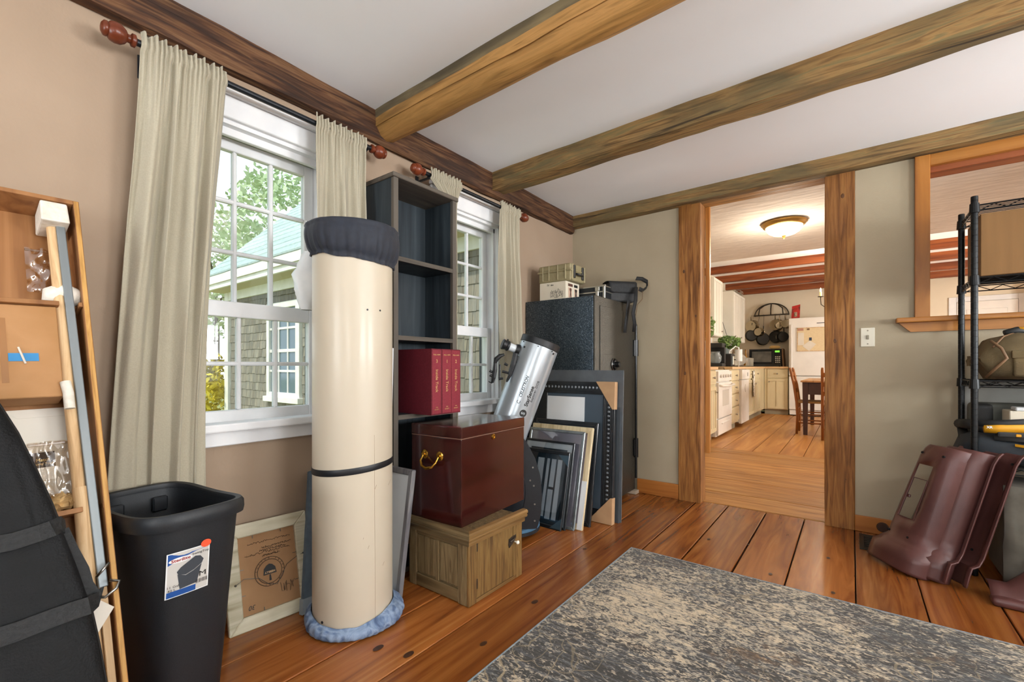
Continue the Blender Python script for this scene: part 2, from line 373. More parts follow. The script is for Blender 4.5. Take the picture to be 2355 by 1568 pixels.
# light switch
sw = thing('light_switch', 'cream light switch plate on the wall beside the knotty door post', 'switch', (1.925, YW, 1.06))
M('switch_plate', ['#e4dfcc', '#d8d3bf'], .4)
B().box((1.893, YW - .007, 1.062), (1.957, YW, 1.17), .003, 2).obj('plate', 'switch_plate', sw)
B().box((1.919, YW - .016, 1.104), (1.931, YW - .005, 1.128), .002, M=None).obj('toggle', M('switch_toggle', '#8c8470', .4), sw)
for z in (1.078, 1.154): B().cyl((1.925, YW - .0085, z), (1.925, YW - .006, z), .004, n=10).obj('screw', 'switch_toggle', sw)

# ---- windows of the left wall
def window(name, y0, y1, cols):
    w = struct(thing(name, None, None, (0, (y0 + y1) / 2, WZ0)))
    fr = B()
    fr.box((-.16, y0, WZ0), (.0, y0 + .022, WZ1)); fr.box((-.16, y1 - .022, WZ0), (0, y1, WZ1)); fr.box((-.16, y0, WZ1 - .022), (0, y1, WZ1)); fr.box((-.17, y0, WZ0), (-.02, y1, WZ0 + .018))
    fr.box((-.05, y1 - .036, WZ0), (-.03, y1 - .02, WZ1), .002); fr.box((-.05, y0 + .02, WZ0), (-.03, y0 + .036, WZ1), .002); fr.box((-.05, y0, WZ1 - .05), (-.03, y1, WZ1 - .02), .002)
    fr.obj('jamb', 'white_trim', w)
    c = B(); c.box((0, y0 - .075, .743), (.02, y0 + .004, 1.868), .003); c.box((0, y1 - .004, .743), (.02, y1 + .075, 1.868), .003)
    c.obj('casing', 'white_trim', w)
    c = B(); c.box((0, y0 - .075, 1.869), (.02, y1 + .075, 1.949), .003); c.box((0, y0 - .08, 1.95), (.032, y1 + .08, 1.972), .006, 2); c.obj('head_casing', 'white_trim', w)
    B().box((-.03, y0 - .085, .712), (.055, y1 + .085, .742), .006, 2).obj('window_stool', 'white_trim', w)
    B().box((0, y0 - .07, .658), (.022, y1 + .07, .713), .003).obj('apron', 'white_trim', w)
    for nm, x, za, zb, rows, st in (('upper_sash', -.115, 1.145, 1.845, 3, .03), ('lower_sash', -.075, .735, 1.2, 2, .045)):
        s = B(); a, b = y0 + .022, y1 - .022; ga, gb = a + .042, b - .042; gz0, gz1 = za + (.055 if rows == 3 else .045), zb - (.045 if rows == 3 else .06)
        for q in ((a, ga, za, zb), (gb, b, za, zb)): s.box((x - .017, q[0], q[2]), (x + .017, q[1], q[3]), .003)
        s.box((x - .017, ga, za), (x + .017, gb, gz0), .003); s.box((x - .017, ga, gz1), (x + .017, gb, zb), .003)
        so = s.obj(nm, 'white_trim', w)
        for i in range(1, cols):
            yy = ga + (gb - ga) * i / cols
            B().box((x - .012, yy - .008, gz0), (x + .013, yy + .008, gz1), .004).obj('muntin', 'white_trim', so)
        for i in range(1, rows):
            zz = gz0 + (gz1 - gz0) * i / rows
            B().box((x - .012, ga, zz - .008), (x + .012, gb, zz + .008), .004).obj('muntin', 'white_trim', so)
        for i in range(cols):
            for j in range(rows):
                ya, yb = ga + (gb - ga) * i / cols, ga + (gb - ga) * (i + 1) / cols
                B().box((x - .0015, ya, gz0 + (gz1 - gz0) * j / rows), (x + .0015, yb, gz0 + (gz1 - gz0) * (j + 1) / rows)).obj('pane', 'window_glass', so)
    st = B(); sm = M('storm_frame', '#4a4d50', .5)
    for q in (((y0 + .022, WZ0 + .02), (y0 + .03, WZ1 - .02)), ((y1 - .03, WZ0 + .02), (y1 - .022, WZ1 - .02)), ((y0 + .022, WZ1 - .028), (y1 - .022, WZ1 - .02))): st.box((-.158, *q[0]), (-.145, *q[1]))
    st.obj('storm_frame', sm, w)
    return w
window('window_1', *WIN[0], 3); window('window_2', *WIN[1], 3)
def plain_window(name, axis, c, a, b, z0=.7, z1=1.9):
    w = struct(thing(name, None, None)); f = B()
    bx = (lambda p, q, r, s, t=.05: (f.box((c - t, p, r), (c + t, q, s), .003) if axis == 'Y' else f.box((p, c - t, r), (q, c + t, s), .003)))
    for q in ((a, a + .05, z0, z1), (b - .05, b, z0, z1), (a, b, z0, z0 + .05), (a, b, z1 - .05, z1)): bx(*q)
    for i in (1, 2): bx(a + (b - a) * i / 3 - .01, a + (b - a) * i / 3 + .01, z0, z1, .012)
    for i in (1, 2, 3): bx(a, b, z0 + (z1 - z0) * i / 4 - .01, z0 + (z1 - z0) * i / 4 + .01, .012)
    f.obj('frame', 'white_trim', w); return w
plain_window('window_3', 'X', -2.35, .55, 1.55); plain_window('window_4', 'X', -2.35, 2.8, 3.8); plain_window('window_5', 'Y', 5.05, -.15, .95); plain_window('window_8_added', 'Y', 5.05, 1.75, 2.85)  # last right-wall window is added, unseen, as the opening for ceiling fill
# eave out of view, added to block sun from the left windows
struct(B().box((-.62, -2.4, 2.33), (-.16, 3.4, 2.42)).obj('eave_sun_block', 'white_trim'))

# ================================================================== outdoors
M('lawn', ['#6f7a48', '#8f9558', '#a59b5e'], .95, scale=5)
struct(B().box((-45, -18, -.45), (-.16, 45, -.36)).obj('ground', 'lawn'))
wing = thing('neighbouring_wing', 'weathered shingled wing with green roof and white window outside the windows', 'building', (-4, 3.6, -.36))
YO = 3.6
M('shingle', ['#6d6760', '#8f877a', '#7b7974', '#a39a89'], .9, scale=22, stretch=(1, 1, .12), rnd=.22, bump=.3)
M('outdoor_white', ['#f0efea', '#dfdfd8'], .6, scale=7)
M('roof_green', ['#9aaeb0', '#a8b9b8', '#b6c4c0'], .9, scale=14, rnd=.08, bump=.4)
B().box((-7.75, YO + .03, -.36), (-.3, 7.2, 2.45)).obj('wall', 'shingle', wing)
sh_me = []
for q in range(5):
    w = .105 + .014 * q; sh_me.append((w, B().hexa([(0, .004, 0), (w - .004, .004, 0), (w - .004, -.020, 0), (0, -.020, 0)], [(0, .004, .23), (w - .004, .004, .23), (w - .004, -.004, .23), (0, -.004, .23)]).mesh()))
def proj(p):
    d = Vector(p) - CAM; k = d.x * RF[0] + d.y * RF[1]; return CXP + FPX * (d.x * RR[0] + d.y * RR[1]) / k, HYP - FPX * d.z / k
nind = 0; rest = B()
WX0, WX1, WZB, WZT = -6.0, -5.12, .52, 1.9
for row in range(19):
    z = -.34 + row * .145; x = -7.66 + random.uniform(0, .1)
    while x < -.3:
        w, me = random.choice(sh_me)
        inwin = x + w > WX0 - .1 and x < WX1 + .1 and z + .1 > WZB - .1 and z < WZT + .1
        if not inwin:
            u, v = proj((x, YO, z)); dz = random.uniform(-.008, .008)
            if nind < 280 and ((536 < u < 712 and 742 < v < 965) or (1058 < u < 1106 and 560 < v < 900)) :
                o = put('shingle', me if me.materials else me, 'shingle', None); o.parent = wing
                o.matrix_local = W[wing.name].inverted() @ Matrix.Translation((x, YO + .026, z + dz)); nind += 1
            else:
                rest.hexa([(x, YO + .03, z + dz), (x + w - .004, YO + .03, z + dz), (x + w - .004, YO + .006, z + dz), (x, YO + .006, z + dz)], [(x, YO + .03, z + dz + .23), (x + w - .004, YO + .03, z + dz + .23), (x + w - .004, YO + .022, z + dz + .23), (x, YO + .022, z + dz + .23)])
        x += w
rest.obj('shingle_courses', 'shingle', wing, kind='stuff')
B().box((-7.82, YO - .03, -.36), (-7.66, YO + .06, 2.36), .004).obj('corner_board', 'outdoor_white', wing)
B().box((-7.9, YO - .33, 2.36), (-.6, YO - .29, 2.58), .004).obj('fascia', 'outdoor_white', wing)
B().box((-7.9, YO - .29, 2.36), (-.6, YO + .05, 2.385)).obj('soffit', M('soffit', '#c9bfa4', .8), wing)
B().box((-7.8, YO - .02, 2.2), (-.6, YO + .03, 2.37), .003).obj('frieze_board', 'outdoor_white', wing)
for i in range(15):
    t = i / 15; y = YO - .37 + t * 2.3; z = 2.60 + t * 2.35
    rows = []
    for j in range(41):
        x = -7.98 + 7.5 * j / 40; wv = .012 * noise.noise(Vector((x * 1.3, i * 2.1, 0)))
        rows.append([(x, y, z + wv + .03), (x, y + .18, z + .184 + .012), (x, y + .18, z + .15), (x, y, z + wv)])
    B().grid(rows, closed=True).obj('shingle_course', 'roof_green', wing)
B().hexa([(-7.95, YO - .36, 2.45), (-.6, YO - .36, 2.45), (-.6, 5.6, 4.8), (-7.95, 5.6, 4.8)], [(-7.95, YO - .36, 2.6), (-.6, YO - .36, 2.6), (-.6, 5.6, 4.98), (-7.95, 5.6, 4.98)]).obj('roof_deck', 'outdoor_white', wing)
ww = B()
ww.box((WX0 - .09, YO - .03, WZB - .09), (WX0, YO + .05, WZT + .1), .005); ww.box((WX1, YO - .03, WZB - .09), (WX1 + .12, YO + .05, WZT + .1), .005)
ww.box((WX0, YO - .03, WZT), (WX1, YO + .05, WZT + .1), .005); ww.box((WX0 - .13, YO - .07, WZB - .16), (WX1 + .15, YO + .05, WZB - .07), .005); ww.box((WX0, YO - .02, WZB - .08), (WX1, YO + .05, WZB), .004)
wo = ww.obj('window', 'outdoor_white', wing)
mm = B()
for xx in (WX0 + .29, WX0 + .59): mm.box((xx - .015, YO - .005, WZB), (xx + .015, YO + .02, WZT))
for zz in (WZB + .35, WZB + .69, WZB + 1.05): mm.box((WX0, YO - .0065, zz - (.03 if zz > WZB + .6 and zz < WZB + .8 else .015)), (WX1, YO + .02, zz + .02))
mm.obj('sash_bars', 'outdoor_white', wo)
B().box((WX0, YO + .012, WZB), (WX1, YO + .03, WZT)).obj('pane', M('outdoor_pane', '#5b6f80', .08, spec=.8), wo)
# trees and the yellow bush beyond
def foliage(c, r, n, size, sc=(1, 1, 1), seed=0):
    rd = random.Random(seed); b = bmesh.new()
    for _ in range(n):
        while True:
            v = Vector((rd.uniform(-1, 1), rd.uniform(-1, 1), rd.uniform(-1, 1)))
            if v.length < 1 and noise.noise(v * 2.3 + Vector((seed, 0, 0))) > -.12: break
        p = Vector(c) + Vector([v[i] * r * sc[i] for i in range(3)])
        a = Vector((rd.uniform(-1, 1), rd.uniform(-1, 1), rd.uniform(-1, 1))).normalized(); d = a.orthogonal().normalized(); s = size * rd.uniform(.6, 1.4)
        b.faces.new([b.verts.new(p + q) for q in (-a * s, d * s * .5, a * s, -d * s * .5)])
    x = B(); x.bm.free(); x.bm = b; return x
def leafmat(name, cols):
    m = M(name, cols, .8, scale=1.3); return m
leafmat('leaf_pale', ['#b3c29c', '#cbd5b6', '#d6cebd']); leafmat('leaf_green', ['#9bb286', '#b5c89e', '#c8d4b4']); leafmat('leaf_red', ['#cbb8aa', '#c2c2ab', '#d6c8bb']); leafmat('leaf_yellow', ['#a89a25', '#d9c63c', '#e8dc70'])  # leaf colours paled to imitate overexposed daylight
M('bark', ['#5b5048', '#7b6d60'], .9, scale=12, stretch=(1, 1, .15), bump=.5)
for (x, y, h, r, mt, lb, sd) in ((-16, 9.2, 8.6, 2.7, 'leaf_green', 'leafy green tree rising behind the shingled wing', 1), (-21, 17, 9.6, 3.2, 'leaf_red', 'thin reddish tree farther off above the roof', 2), (-12.0, 13.5, 7.2, 2.0, 'leaf_pale', 'pale small tree just above the roof slope', 3), (-22.5, 8.6, 8.0, 2.7, 'leaf_pale', 'pale bushy tree beyond the yellow shrub', 4)):
    t = thing('tree', lb, 'tree', (x, y, -.36), group='trees beyond the wing')
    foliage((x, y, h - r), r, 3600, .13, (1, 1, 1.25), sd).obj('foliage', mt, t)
    tb = B().tube([(x, y, -.4), (x + .1, y, h * .35), (x - .05, y, h - r)], [.2, .15, .06], 8)
    rd = random.Random(sd)
    for q in range(9):
        an = rd.uniform(0, 6.28); z0 = h * rd.uniform(.35, .7); tb.tube([(x, y, z0), (x + math.cos(an) * r * .45, y + math.sin(an) * r * .45, z0 + .8), (x + math.cos(an) * r * .8, y + math.sin(an) * r * .8, z0 + 1.5)], [.06, .035, .01], 5)
    tb.obj('trunk', 'bark', t)
for (x, y, z, r, lb, sd) in ((-8.6, 3.3, .5, .8, 'bright yellow shrub by the corner of the shingled wing', 9),):
    t = thing('shrub', lb, 'shrub', (x, y, -.36)); foliage((x, y, z), r, 2600, .055, (1, .8, 1.15), sd).obj('foliage', 'leaf_yellow', t)
    st = B(); rd = random.Random(3)
    for q in range(8): st.tube([(x, y, -.38), (x + rd.uniform(-.5, .5), y + rd.uniform(-.4, .4), .5)], [.015, .006], 5)
    st.obj('stem', 'bark', t)

# ================================================================== rug
def rug():
    m = M('rug_pile', ['#8a8378'], .95)
    N = m.node_tree.nodes; L = m.node_tree.links; p = N['Principled BSDF']; p.inputs['Sheen Weight'].default_value = .15; p.inputs['Roughness'].default_value = .95
    co = N.new('ShaderNodeTexCoord')
    def nz(scale, st=(1, 1, 1), det=6, dist=0, rough=.6):
        mp = N.new('ShaderNodeMapping'); mp.inputs['Scale'].default_value = st; L.new(co.outputs['Object'], mp.inputs[0])
        n = N.new('ShaderNodeTexNoise'); n.inputs['Scale'].default_value = scale; n.inputs['Detail'].default_value = det; n.inputs['Distortion'].default_value = dist; n.inputs['Roughness'].default_value = rough
        L.new(mp.outputs[0], n.inputs['Vector']); return n.outputs[0]
    def ramp(i, *els):
        r = N.new('ShaderNodeValToRGB'); e = r.color_ramp.elements
        for k, (t, c) in enumerate(els):
            el = e[k] if k < 2 else e.new(t); el.position = t; el.color = C(c)
        L.new(i, r.inputs[0]); return r.outputs[0]
    def mix(f, a, b, mode='MIX'):
        x = N.new('ShaderNodeMix'); x.data_type = 'RGBA'; x.blend_type = mode
        if isinstance(f, (int, float)): x.inputs[0].default_value = f
        else: L.new(f, x.inputs[0])
        L.new(a, x.inputs[6]); L.new(b, x.inputs[7]); return x.outputs[2]
    big = ramp(nz(1.5, det=3), (.36, '#000000'), (.60, '#ffffff'))
    def mth(op, x, y, k=None):
        q = N.new('ShaderNodeMath'); q.operation = op
        for i, w in enumerate((x, y)):
            if isinstance(w, (int, float)): q.inputs[i].default_value = w
            else: L.new(w, q.inputs[i])
        return q.outputs[0]
    bign = nz(1.25, det=4); fine = nz(100, (.5, 1, 1), 4, 1.2, .55); mid = nz(17, (.8, 1, 1), 5, 1.8)
    v = mth('ADD', fine, mth('ADD', mth('MULTIPLY', mth('SUBTRACT', bign, .47), 1.0), mth('MULTIPLY', mth('SUBTRACT', mid, .5), .6)))
    c = ramp(v, (.36, '#c9b79a'), (.45, '#a89a85'), (.49, '#857c70'), (.52, '#5d5850'), (.58, '#33302c'))
    st_ = ramp(nz(60, (.12, 1.5, 1), 3), (.50, '#000000'), (.56, '#ffffff')); gr = ramp(fine, (.4, '#767a7c'), (.6, '#474a4c'))
    c = mix(mth('MULTIPLY', st_, .45), c, gr)
    rust = ramp(nz(3.4, det=5), (.53, '#000000'), (.66, '#ffffff')); c = mix(mth('MULTIPLY', mth('MULTIPLY', rust, ramp(mid, (.5, '#000000'), (.58, '#ffffff'))), .6), c, ramp(fine, (.4, '#9a7448'), (.6, '#5f4526')))
    vo = N.new('ShaderNodeTexVoronoi'); vo.feature = 'DISTANCE_TO_EDGE'; vo.inputs['Scale'].default_value = 9
    nv = N.new('ShaderNodeTexNoise'); nv.inputs['Scale'].default_value = 5; nv.inputs['Detail'].default_value = 3; L.new(co.outputs['Object'], nv.inputs[0])
    ad = N.new('ShaderNodeVectorMath'); ad.operation = 'MULTIPLY_ADD'; ad.inputs[1].default_value = (.25, .25, 0); L.new(nv.outputs['Color'], ad.inputs[0]); L.new(co.outputs['Object'], ad.inputs[2]); L.new(ad.outputs[0], vo.inputs['Vector'])
    vine = ramp(vo.outputs['Distance'], (.012, '#ffffff'), (.022, '#000000')); vm = N.new('ShaderNodeMath'); vm.operation = 'MULTIPLY'; L.new(vine, vm.inputs[0]); L.new(big, vm.inputs[1])
    vcol = ramp(nz(20), (.4, '#b9a583'), (.6, '#978566')); vs = N.new('ShaderNodeMath'); vs.operation = 'MULTIPLY'; vs.inputs[1].default_value = .6; L.new(vm.outputs[0], vs.inputs[0])
    c = mix(vs.outputs[0], c, vcol); L.new(c, p.inputs['Base Color'])
    bp = N.new('ShaderNodeBump'); bp.inputs['Strength'].default_value = .5; bp.inputs['Distance'].default_value = .004; L.new(nz(160, det=3), bp.inputs['Height']); L.new(bp.outputs[0], p.inputs['Normal'])
    r = thing('area_rug', 'large worn grey and beige patterned rug on the wooden floor', 'rug', (2.1, .6, 0))
    b = B(); rows = []
    for i in range(25):
        y = -1.3 + 3.535 * i / 24; rows.append([(.94 + 2.5 * j / 24, y + .006 * noise.noise(Vector((j * .4, i * .4, 0))), .009 + .0015 * noise.noise(Vector((j * .5, i * .5, 4)))) for j in range(25)])
    b.grid(rows); b.box((.945, -1.295, .0005), (3.435, 2.228, .0085)); b.obj('pile', m, r)
    e = B(); lp = [(.94, -1.3), (3.44, -1.3), (3.44, 2.235), (.94, 2.235)]
    e.tube([(x, y, .0055) for x, y in lp], .0055, 8, closed=True)
    e.obj('bound_edge', M('rug_binding', ['#6f7a80', '#8b9497'], .9, scale=80), r)
rug()

# ================================================================== curtains and rods
M('curtain_cloth', ['#b0a893', '#a8a08b'], .85, scale=220, bump=.12, sheen=.2)
M('rod_black', '#1c1f24', .4, .4); wood('finial_wood', ['#5e2a16', '#7c3b22'], 'Y', .3, bump=.02)
def finial(b, y, s):
    b.lathe([(.011, 0), (.019, .004), (.019, .012), (.012, .016), (.012, .022), (.02, .027), (.028, .038), (.030, .05), (.027, .062), (.02, .068), (.022, .071), (.021, .077), (.012, .083), (0, .085)], 20,
            Matrix.Translation((.1, y, 1.945)) @ Matrix.Rotation(-s * PI / 2, 4, 'X'))
def rod(y0, y1, label):
    r = thing('curtain_rod', label, 'curtain rod', (.1, y0, 1.93), group='curtain rods')
    B().cyl((.1, y0, 1.945), (.1, y1, 1.945), .0105, n=12).obj('pole', 'rod_black', r, smooth=40)
    for y, s in ((y0, -1), (y1, 1)):
        b = B(); finial(b, y, s); b.obj('finial', 'finial_wood', r, smooth=50)
    for y in (y0 + .035, y1 - .02):
        b = B(); b.box((0, y - .011, 1.885), (.006, y + .011, 1.962), .002); b.box((0, y - .006, 1.925), (.1, y + .006, 1.934), .001); b.tube([(.086, y, 1.938), (.09, y, 1.931), (.1, y, 1.929), (.112, y, 1.934)], .005, 6)
        bo = b.obj('bracket', 'rod_black', r)
        for z in (1.897, 1.912): B().sphere((.0065, y, z), .0035, 8).obj('screw', M('screw_steel', '#9a9a98', .3, 1), bo)
rod(.405, 1.245, 'black rod with turned wooden finials over the large tube window')
rod(1.57, 2.40, 'black rod with turned wooden finials above the tall bookcase and telescope')
def curtain(label, top, bot, zb, folds, amp, seed, xo=.1, flare=None, back=0, nz=44, nx=110):
    """pleated panel on the rod: top/bot are (y0, y1); header ruffle above the rod pocket"""
    rows = []; rd = random.Random(seed); ph = [rd.uniform(0, 6.28) for _ in range(6)]
    zs = [1.978, 1.972, 1.962, 1.956, 1.945, 1.934, 1.925] + [1.925 - (1.925 - zb) * (i / nz) ** .9 for i in range(1, nz + 1)]
    for z in zs:
        t = max(0, (1.93 - z) / (1.93 - zb)); ee = t * t * (3 - 2 * t); row = []
        y0 = top[0] + (bot[0] - top[0]) * (ee * .6 + t * .4); y1 = top[1] + (bot[1] - top[1]) * (ee * .6 + t * .4)
        if flare: y0, y1 = flare(t, y0, y1)
        for i in range(nx + 1):
            s = i / nx; a = amp * (.35 + .65 * min(1, t * 3.2)) if z < 1.93 else amp * .35
            w = s + .035 * math.sin(2 * PI * s * 2 + ph[0]) + .02 * math.sin(5 * t + 6 * s + ph[3])
            f = math.sin(2 * PI * folds * w + ph[1]) * .8 + .35 * math.sin(2 * PI * folds * 1.7 * w + ph[2] + 1.4 * t)
            fine = .006 * math.sin(2 * PI * folds * 4.3 * s + ph[4]) * max(0, 1 - t * 6)
            x = xo * (1 - back * min(1, t * 1.3)) + .006 + a * f * (1 - back * .9 * t) + fine + .004 * noise.noise(Vector((s * 6, t * 7, seed)))
            if 1.93 < z < 1.96: x = xo + .0145 + .3 * a * f + fine
            elif z >= 1.96: x = xo + .010 + .55 * a * f + fine * 1.4
            row.append((max(.064, x), y0 + (y1 - y0) * s + .3 * a * math.cos(2 * PI * folds * w + ph[1]) * .5, z + (.006 * math.sin(2 * PI * folds * 2.1 * s + ph[5]) if z > 1.955 else 0)))
        rows.append(row)
    return B().grid(rows).obj('curtain', 'curtain_cloth', smooth=True, solid=.0016, label=label, cat='curtain', group='cream rod-pocket curtains')
def fl1(t, a, b): return a - .045 * math.sin(PI * min(1, t * 1.1)) * 0, b - .02 * math.sin(PI * t)
def fl3(t, a, b): k = min(1, t / .055); k = k * k * (3 - 2 * k); return a + .088 * k, b - .025 * k
curtain('long beige curtain hanging beside the plywood case, behind the black bin', (.415, .652), (.335, .60), .34, 4.2, .030, 3, .105, fl1, .42)
curtain('beige curtain between the large tube and the tall bookcase', (.975, 1.212), (.985, 1.21), .62, 4.0, .022, 8)
curtain('beige curtain mostly hidden behind the dark bookcase', (1.60, 1.825), (1.60, 1.825), .5, 4.0, .016, 12, .108, fl3)
curtain('pale curtain behind the silver telescope beside the safe', (2.185, 2.395), (2.215, 2.45), .45, 4.0, .022, 21)
# crumpled white bag hanging at the window
wb = thing('plastic_bag', 'crumpled white plastic bag hanging at the window behind the tube', 'bag', (.09, .985, 1.2))
rows = []
for i in range(13):
    t = i / 12; z = 1.42 - .24 * t; r = .012 + .055 * math.sin(PI * min(1, t * .85 + .08)) ** .8
    rows.append([(.075 + .6 * r * math.cos(a) * (1 + .25 * noise.noise(Vector((a * 1.5, t * 5, 2)))), .985 + r * math.sin(a) * (1 + .35 * noise.noise(Vector((math.cos(a) * 2, math.sin(a) * 2, t * 6)))) - .02 * t, z) for a in [2 * PI * j / 20 for j in range(20)]])
B().grid(rows, closed=True).obj('sack', M('bag_white', ['#f2f2f0', '#dfe2e3'], .4, scale=12), wb, smooth=True)
B().tube([(.02, .985, 1.56), (.05, .985, 1.54), (.075, .985, 1.41)], .003, 6).obj('loop', 'bag_white', wb)

# ================================================================== big telescope tube
TX, TY, TR = .350, .992, .143
tt = thing('telescope_tube', 'large cream tube wrapped with black tape, covered with cloth at both ends', 'tube', (TX, TY, 0))
M('cream_tube', ['#c9bda8', '#c2b6a1'], .42, scale=2.2, stretch=(1, 1, .3), coat=.12)
T0 = Matrix.Translation((TX, TY, 0))
B().lathe([(TR, .012), (TR, 1.385)], 72, T0).obj('tube', 'cream_tube', tt, smooth=40)
rows = []
for i, (r, z) in enumerate(((TR + .001, .572), (TR + .0022, .575), (TR + .0022, .592), (TR + .001, .595))):
    rows.append([(TX + r * math.cos(a), TY + r * math.sin(a), z + .012 * math.sin(a + .6)) for a in [2 * PI * j / 72 for j in range(72)]])
B().grid(rows, closed=True).obj('tape_band', M('tape_black', '#15171b', .45), tt, smooth=30)
def tube_pt(u, v):   # point on the tube's surface on the line of sight of a pixel
    d = ray(u, v); o = CAM - Vector((TX, TY, 0)); a = d.x ** 2 + d.y ** 2; b = o.x * d.x + o.y * d.y; c = o.x ** 2 + o.y ** 2 - TR ** 2
    k = (-b - math.sqrt(max(0, b * b - a * c))) / a; return CAM + d * k
for u, v in ((845, 712), (874, 714), (769, 1453), (741, 1431)):
    q = tube_pt(u, v); n = (q - Vector((TX, TY, q.z))).normalized()
    B().cyl(q - n * .002, q + n * .0012, .0035 if v < 900 else .005, n=10).obj('bolt', 'tape_black', tt)
sm = B()
for u0, v0, u1, v1 in ((861, 1000, 863, 1430),):
    pts = [tube_pt(u0 + (u1 - u0) * i / 12, v0 + (v1 - v0) * i / 12) for i in range(13)]; sm.tube(pts, .0007, 4)
for u, v, l in ((862, 1125, 10), (846, 1262, 8), (835, 1240, 4), (880, 1300, 9), (893, 1115, 12)): sm.tube([tube_pt(u, v), tube_pt(u + l * .4, v - l)], .0009, 4)
sm.obj('scratch', M('scratch_brown', '#a08c74', .6), tt, kind='stuff')
# gathered dark cap
rows = []; n = 150
for i in range(25):
    t = i / 24
    if t < .22: q = t / .22; r = (TR + .008) * (.02 + .98 * q ** .8); z = 1.474 - .008 * q ** 3
    else:
        q = (t - .22) / .78; r = TR + .004 + .022 * math.sin(min(1, q * 1.0 + .12) * PI) ** .6 + (.004 if q < .1 else 0); z = 1.466 - .128 * q ** 1.05
    row = []
    for j in range(n):
        a = 2 * PI * j / n; g = max(0, t - .3) / .7
        f = (.0045 * math.sin(a * 34 + 2 * math.sin(3 * a)) + .003 * math.sin(a * 55 + 1)) * g ** 1.6 + .006 * noise.noise(Vector((math.cos(a) * 5, math.sin(a) * 5, t * 1.2))) * min(1, t * 3)
        rr = max(TR * min(1, t / .22) + .002 * (t > .2), r + f); row.append((TX + rr * math.cos(a), TY + rr * math.sin(a), z + (.007 * noise.noise(Vector((math.cos(a) * 2, math.sin(a) * 2, 7))) + .020 * math.cos(a - 3.5)) * g))
    rows.append(row)
B().grid(rows, closed=True).obj('cloth_cap', M('cap_navy', ['#171b26', '#1e2431'], .7, scale=60, bump=.1, sheen=.1), tt, smooth=True)
# gathered blue foot cover
rows = []
for i in range(17):
    t = i / 16; ang = t * PI * 1.15 - .25
    row = []
    for j in range(n):
        a = 2 * PI * j / n; bul = 1 + .9 * max(0, math.cos(a - .62)) ** 4
        r = TR + .004 + (.021 * bul) * max(0, math.sin(ang + .25)) ** .7; z = .002 + .054 * (1 - math.cos(t * PI)) / 2 * (1 + .25 * math.sin(2 * a))
        f = .0028 * math.sin(a * 38 + 3 * math.sin(2 * a)) * math.sin(PI * t) + .004 * noise.noise(Vector((math.cos(a) * 7, math.sin(a) * 7, t * 2))) * math.sin(PI * t)
        row.append((TX + (r + f) * math.cos(a), TY + (r + f) * math.sin(a), max(.0015, z + .010 * noise.noise(Vector((a * 3, 0, t * 2))) * t)))
    rows.append(row)
B().grid(rows, closed=True).obj('foot_cover', M('cloth_blue', ['#415475', '#637897', '#8c9fb8', '#4e6488'], .8, scale=14, dist=1.6, bump=.2, pos=(.3, .68)), tt, smooth=True)

# ================================================================== bookcase
bc = thing('bookcase', 'tall narrow dark stained bookcase against the window wall', 'bookcase', (.115, 1.475, 0))
wood('bookcase_wood', ['#1f262b', '#2c343a', '#3a4246'], 'Z', .55, scale=16, bump=.2, spec=.4)
wood('bookcase_edge', ['#4d4740', '#675e53'], 'Y', .6, scale=20)
BX, BY0, BY1, BZ = .229, 1.275, 1.672, 1.815
for y in (BY0, BY1 - .019): B().box((.008, y, 0), (BX - .019, y + .019, BZ - .02), .001).obj('side_panel', 'bookcase_wood', bc)
B().box((.008, BY0 + .019, .03), (.014, BY1 - .019, BZ - .02)).obj('back_panel', 'bookcase_wood', bc)
B().box((.006, BY0 - .008, BZ - .02), (BX + .008, BY1 + .008, BZ), .003).obj('top_board', 'bookcase_edge', bc)
for z in (1.445, 1.088, .728, .375, .03): B().box((.014, BY0 + .019, z - .018), (BX - .012, BY1 - .019, z), .001).obj('shelf', 'bookcase_edge' if 0 else 'bookcase_wood', bc)
for z in (1.445, 1.088, .728, .375, .03): B().box((BX - .012, BY0 + .026, z - .02), (BX - .001, BY1 - .026, z + .001), .001).obj('shelf_lip', 'bookcase_edge', bc)
for y in (BY0, BY1 - .026): B().box((BX - .019, y, 0), (BX, y + .026, BZ - .02), .001).obj('face_stile', M('bookcase_stile', ['#4d4740', '#675e53'], .6, scale=20, stretch=(1, 1, .07)), bc)
# slipcased books
M('book_red', ['#7d1f2c', '#8a2634'], .7, scale=120, bump=.1); M('gilt', '#d9b878', .4, .3)
M('book_red_dark', ['#641523', '#711b2a'], .7, scale=120, bump=.1)
sz = .729
def slip(y0, y1, label):
    s = thing('slipcase', label, 'slipcase', (.2, (y0 + y1) / 2, sz))
    s1 = B(); s1.box((.05, y0, sz), (.350, y0 + .003, sz + .300)); s1.box((.05, y1 - .003, sz), (.350, y1, sz + .300)); s1.obj('side', 'book_red_dark', s)
    s2 = B(); s2.box((.05, y0 + .003, sz), (.350, y1 - .003, sz + .003)); s2.box((.05, y0 + .003, sz + .297), (.350, y1 - .003, sz + .300)); s2.obj('end', 'book_red_dark', s)
    B().box((.05, y0 + .003, sz + .003), (.053, y1 - .003, sz + .297)).obj('back', 'book_red_dark', s)
slip(1.388, 1.449, 'red cloth slipcase holding the single volume numbered 3'); slip(1.4505, 1.574, 'wide red cloth slipcase holding the volumes numbered 1 and 2')
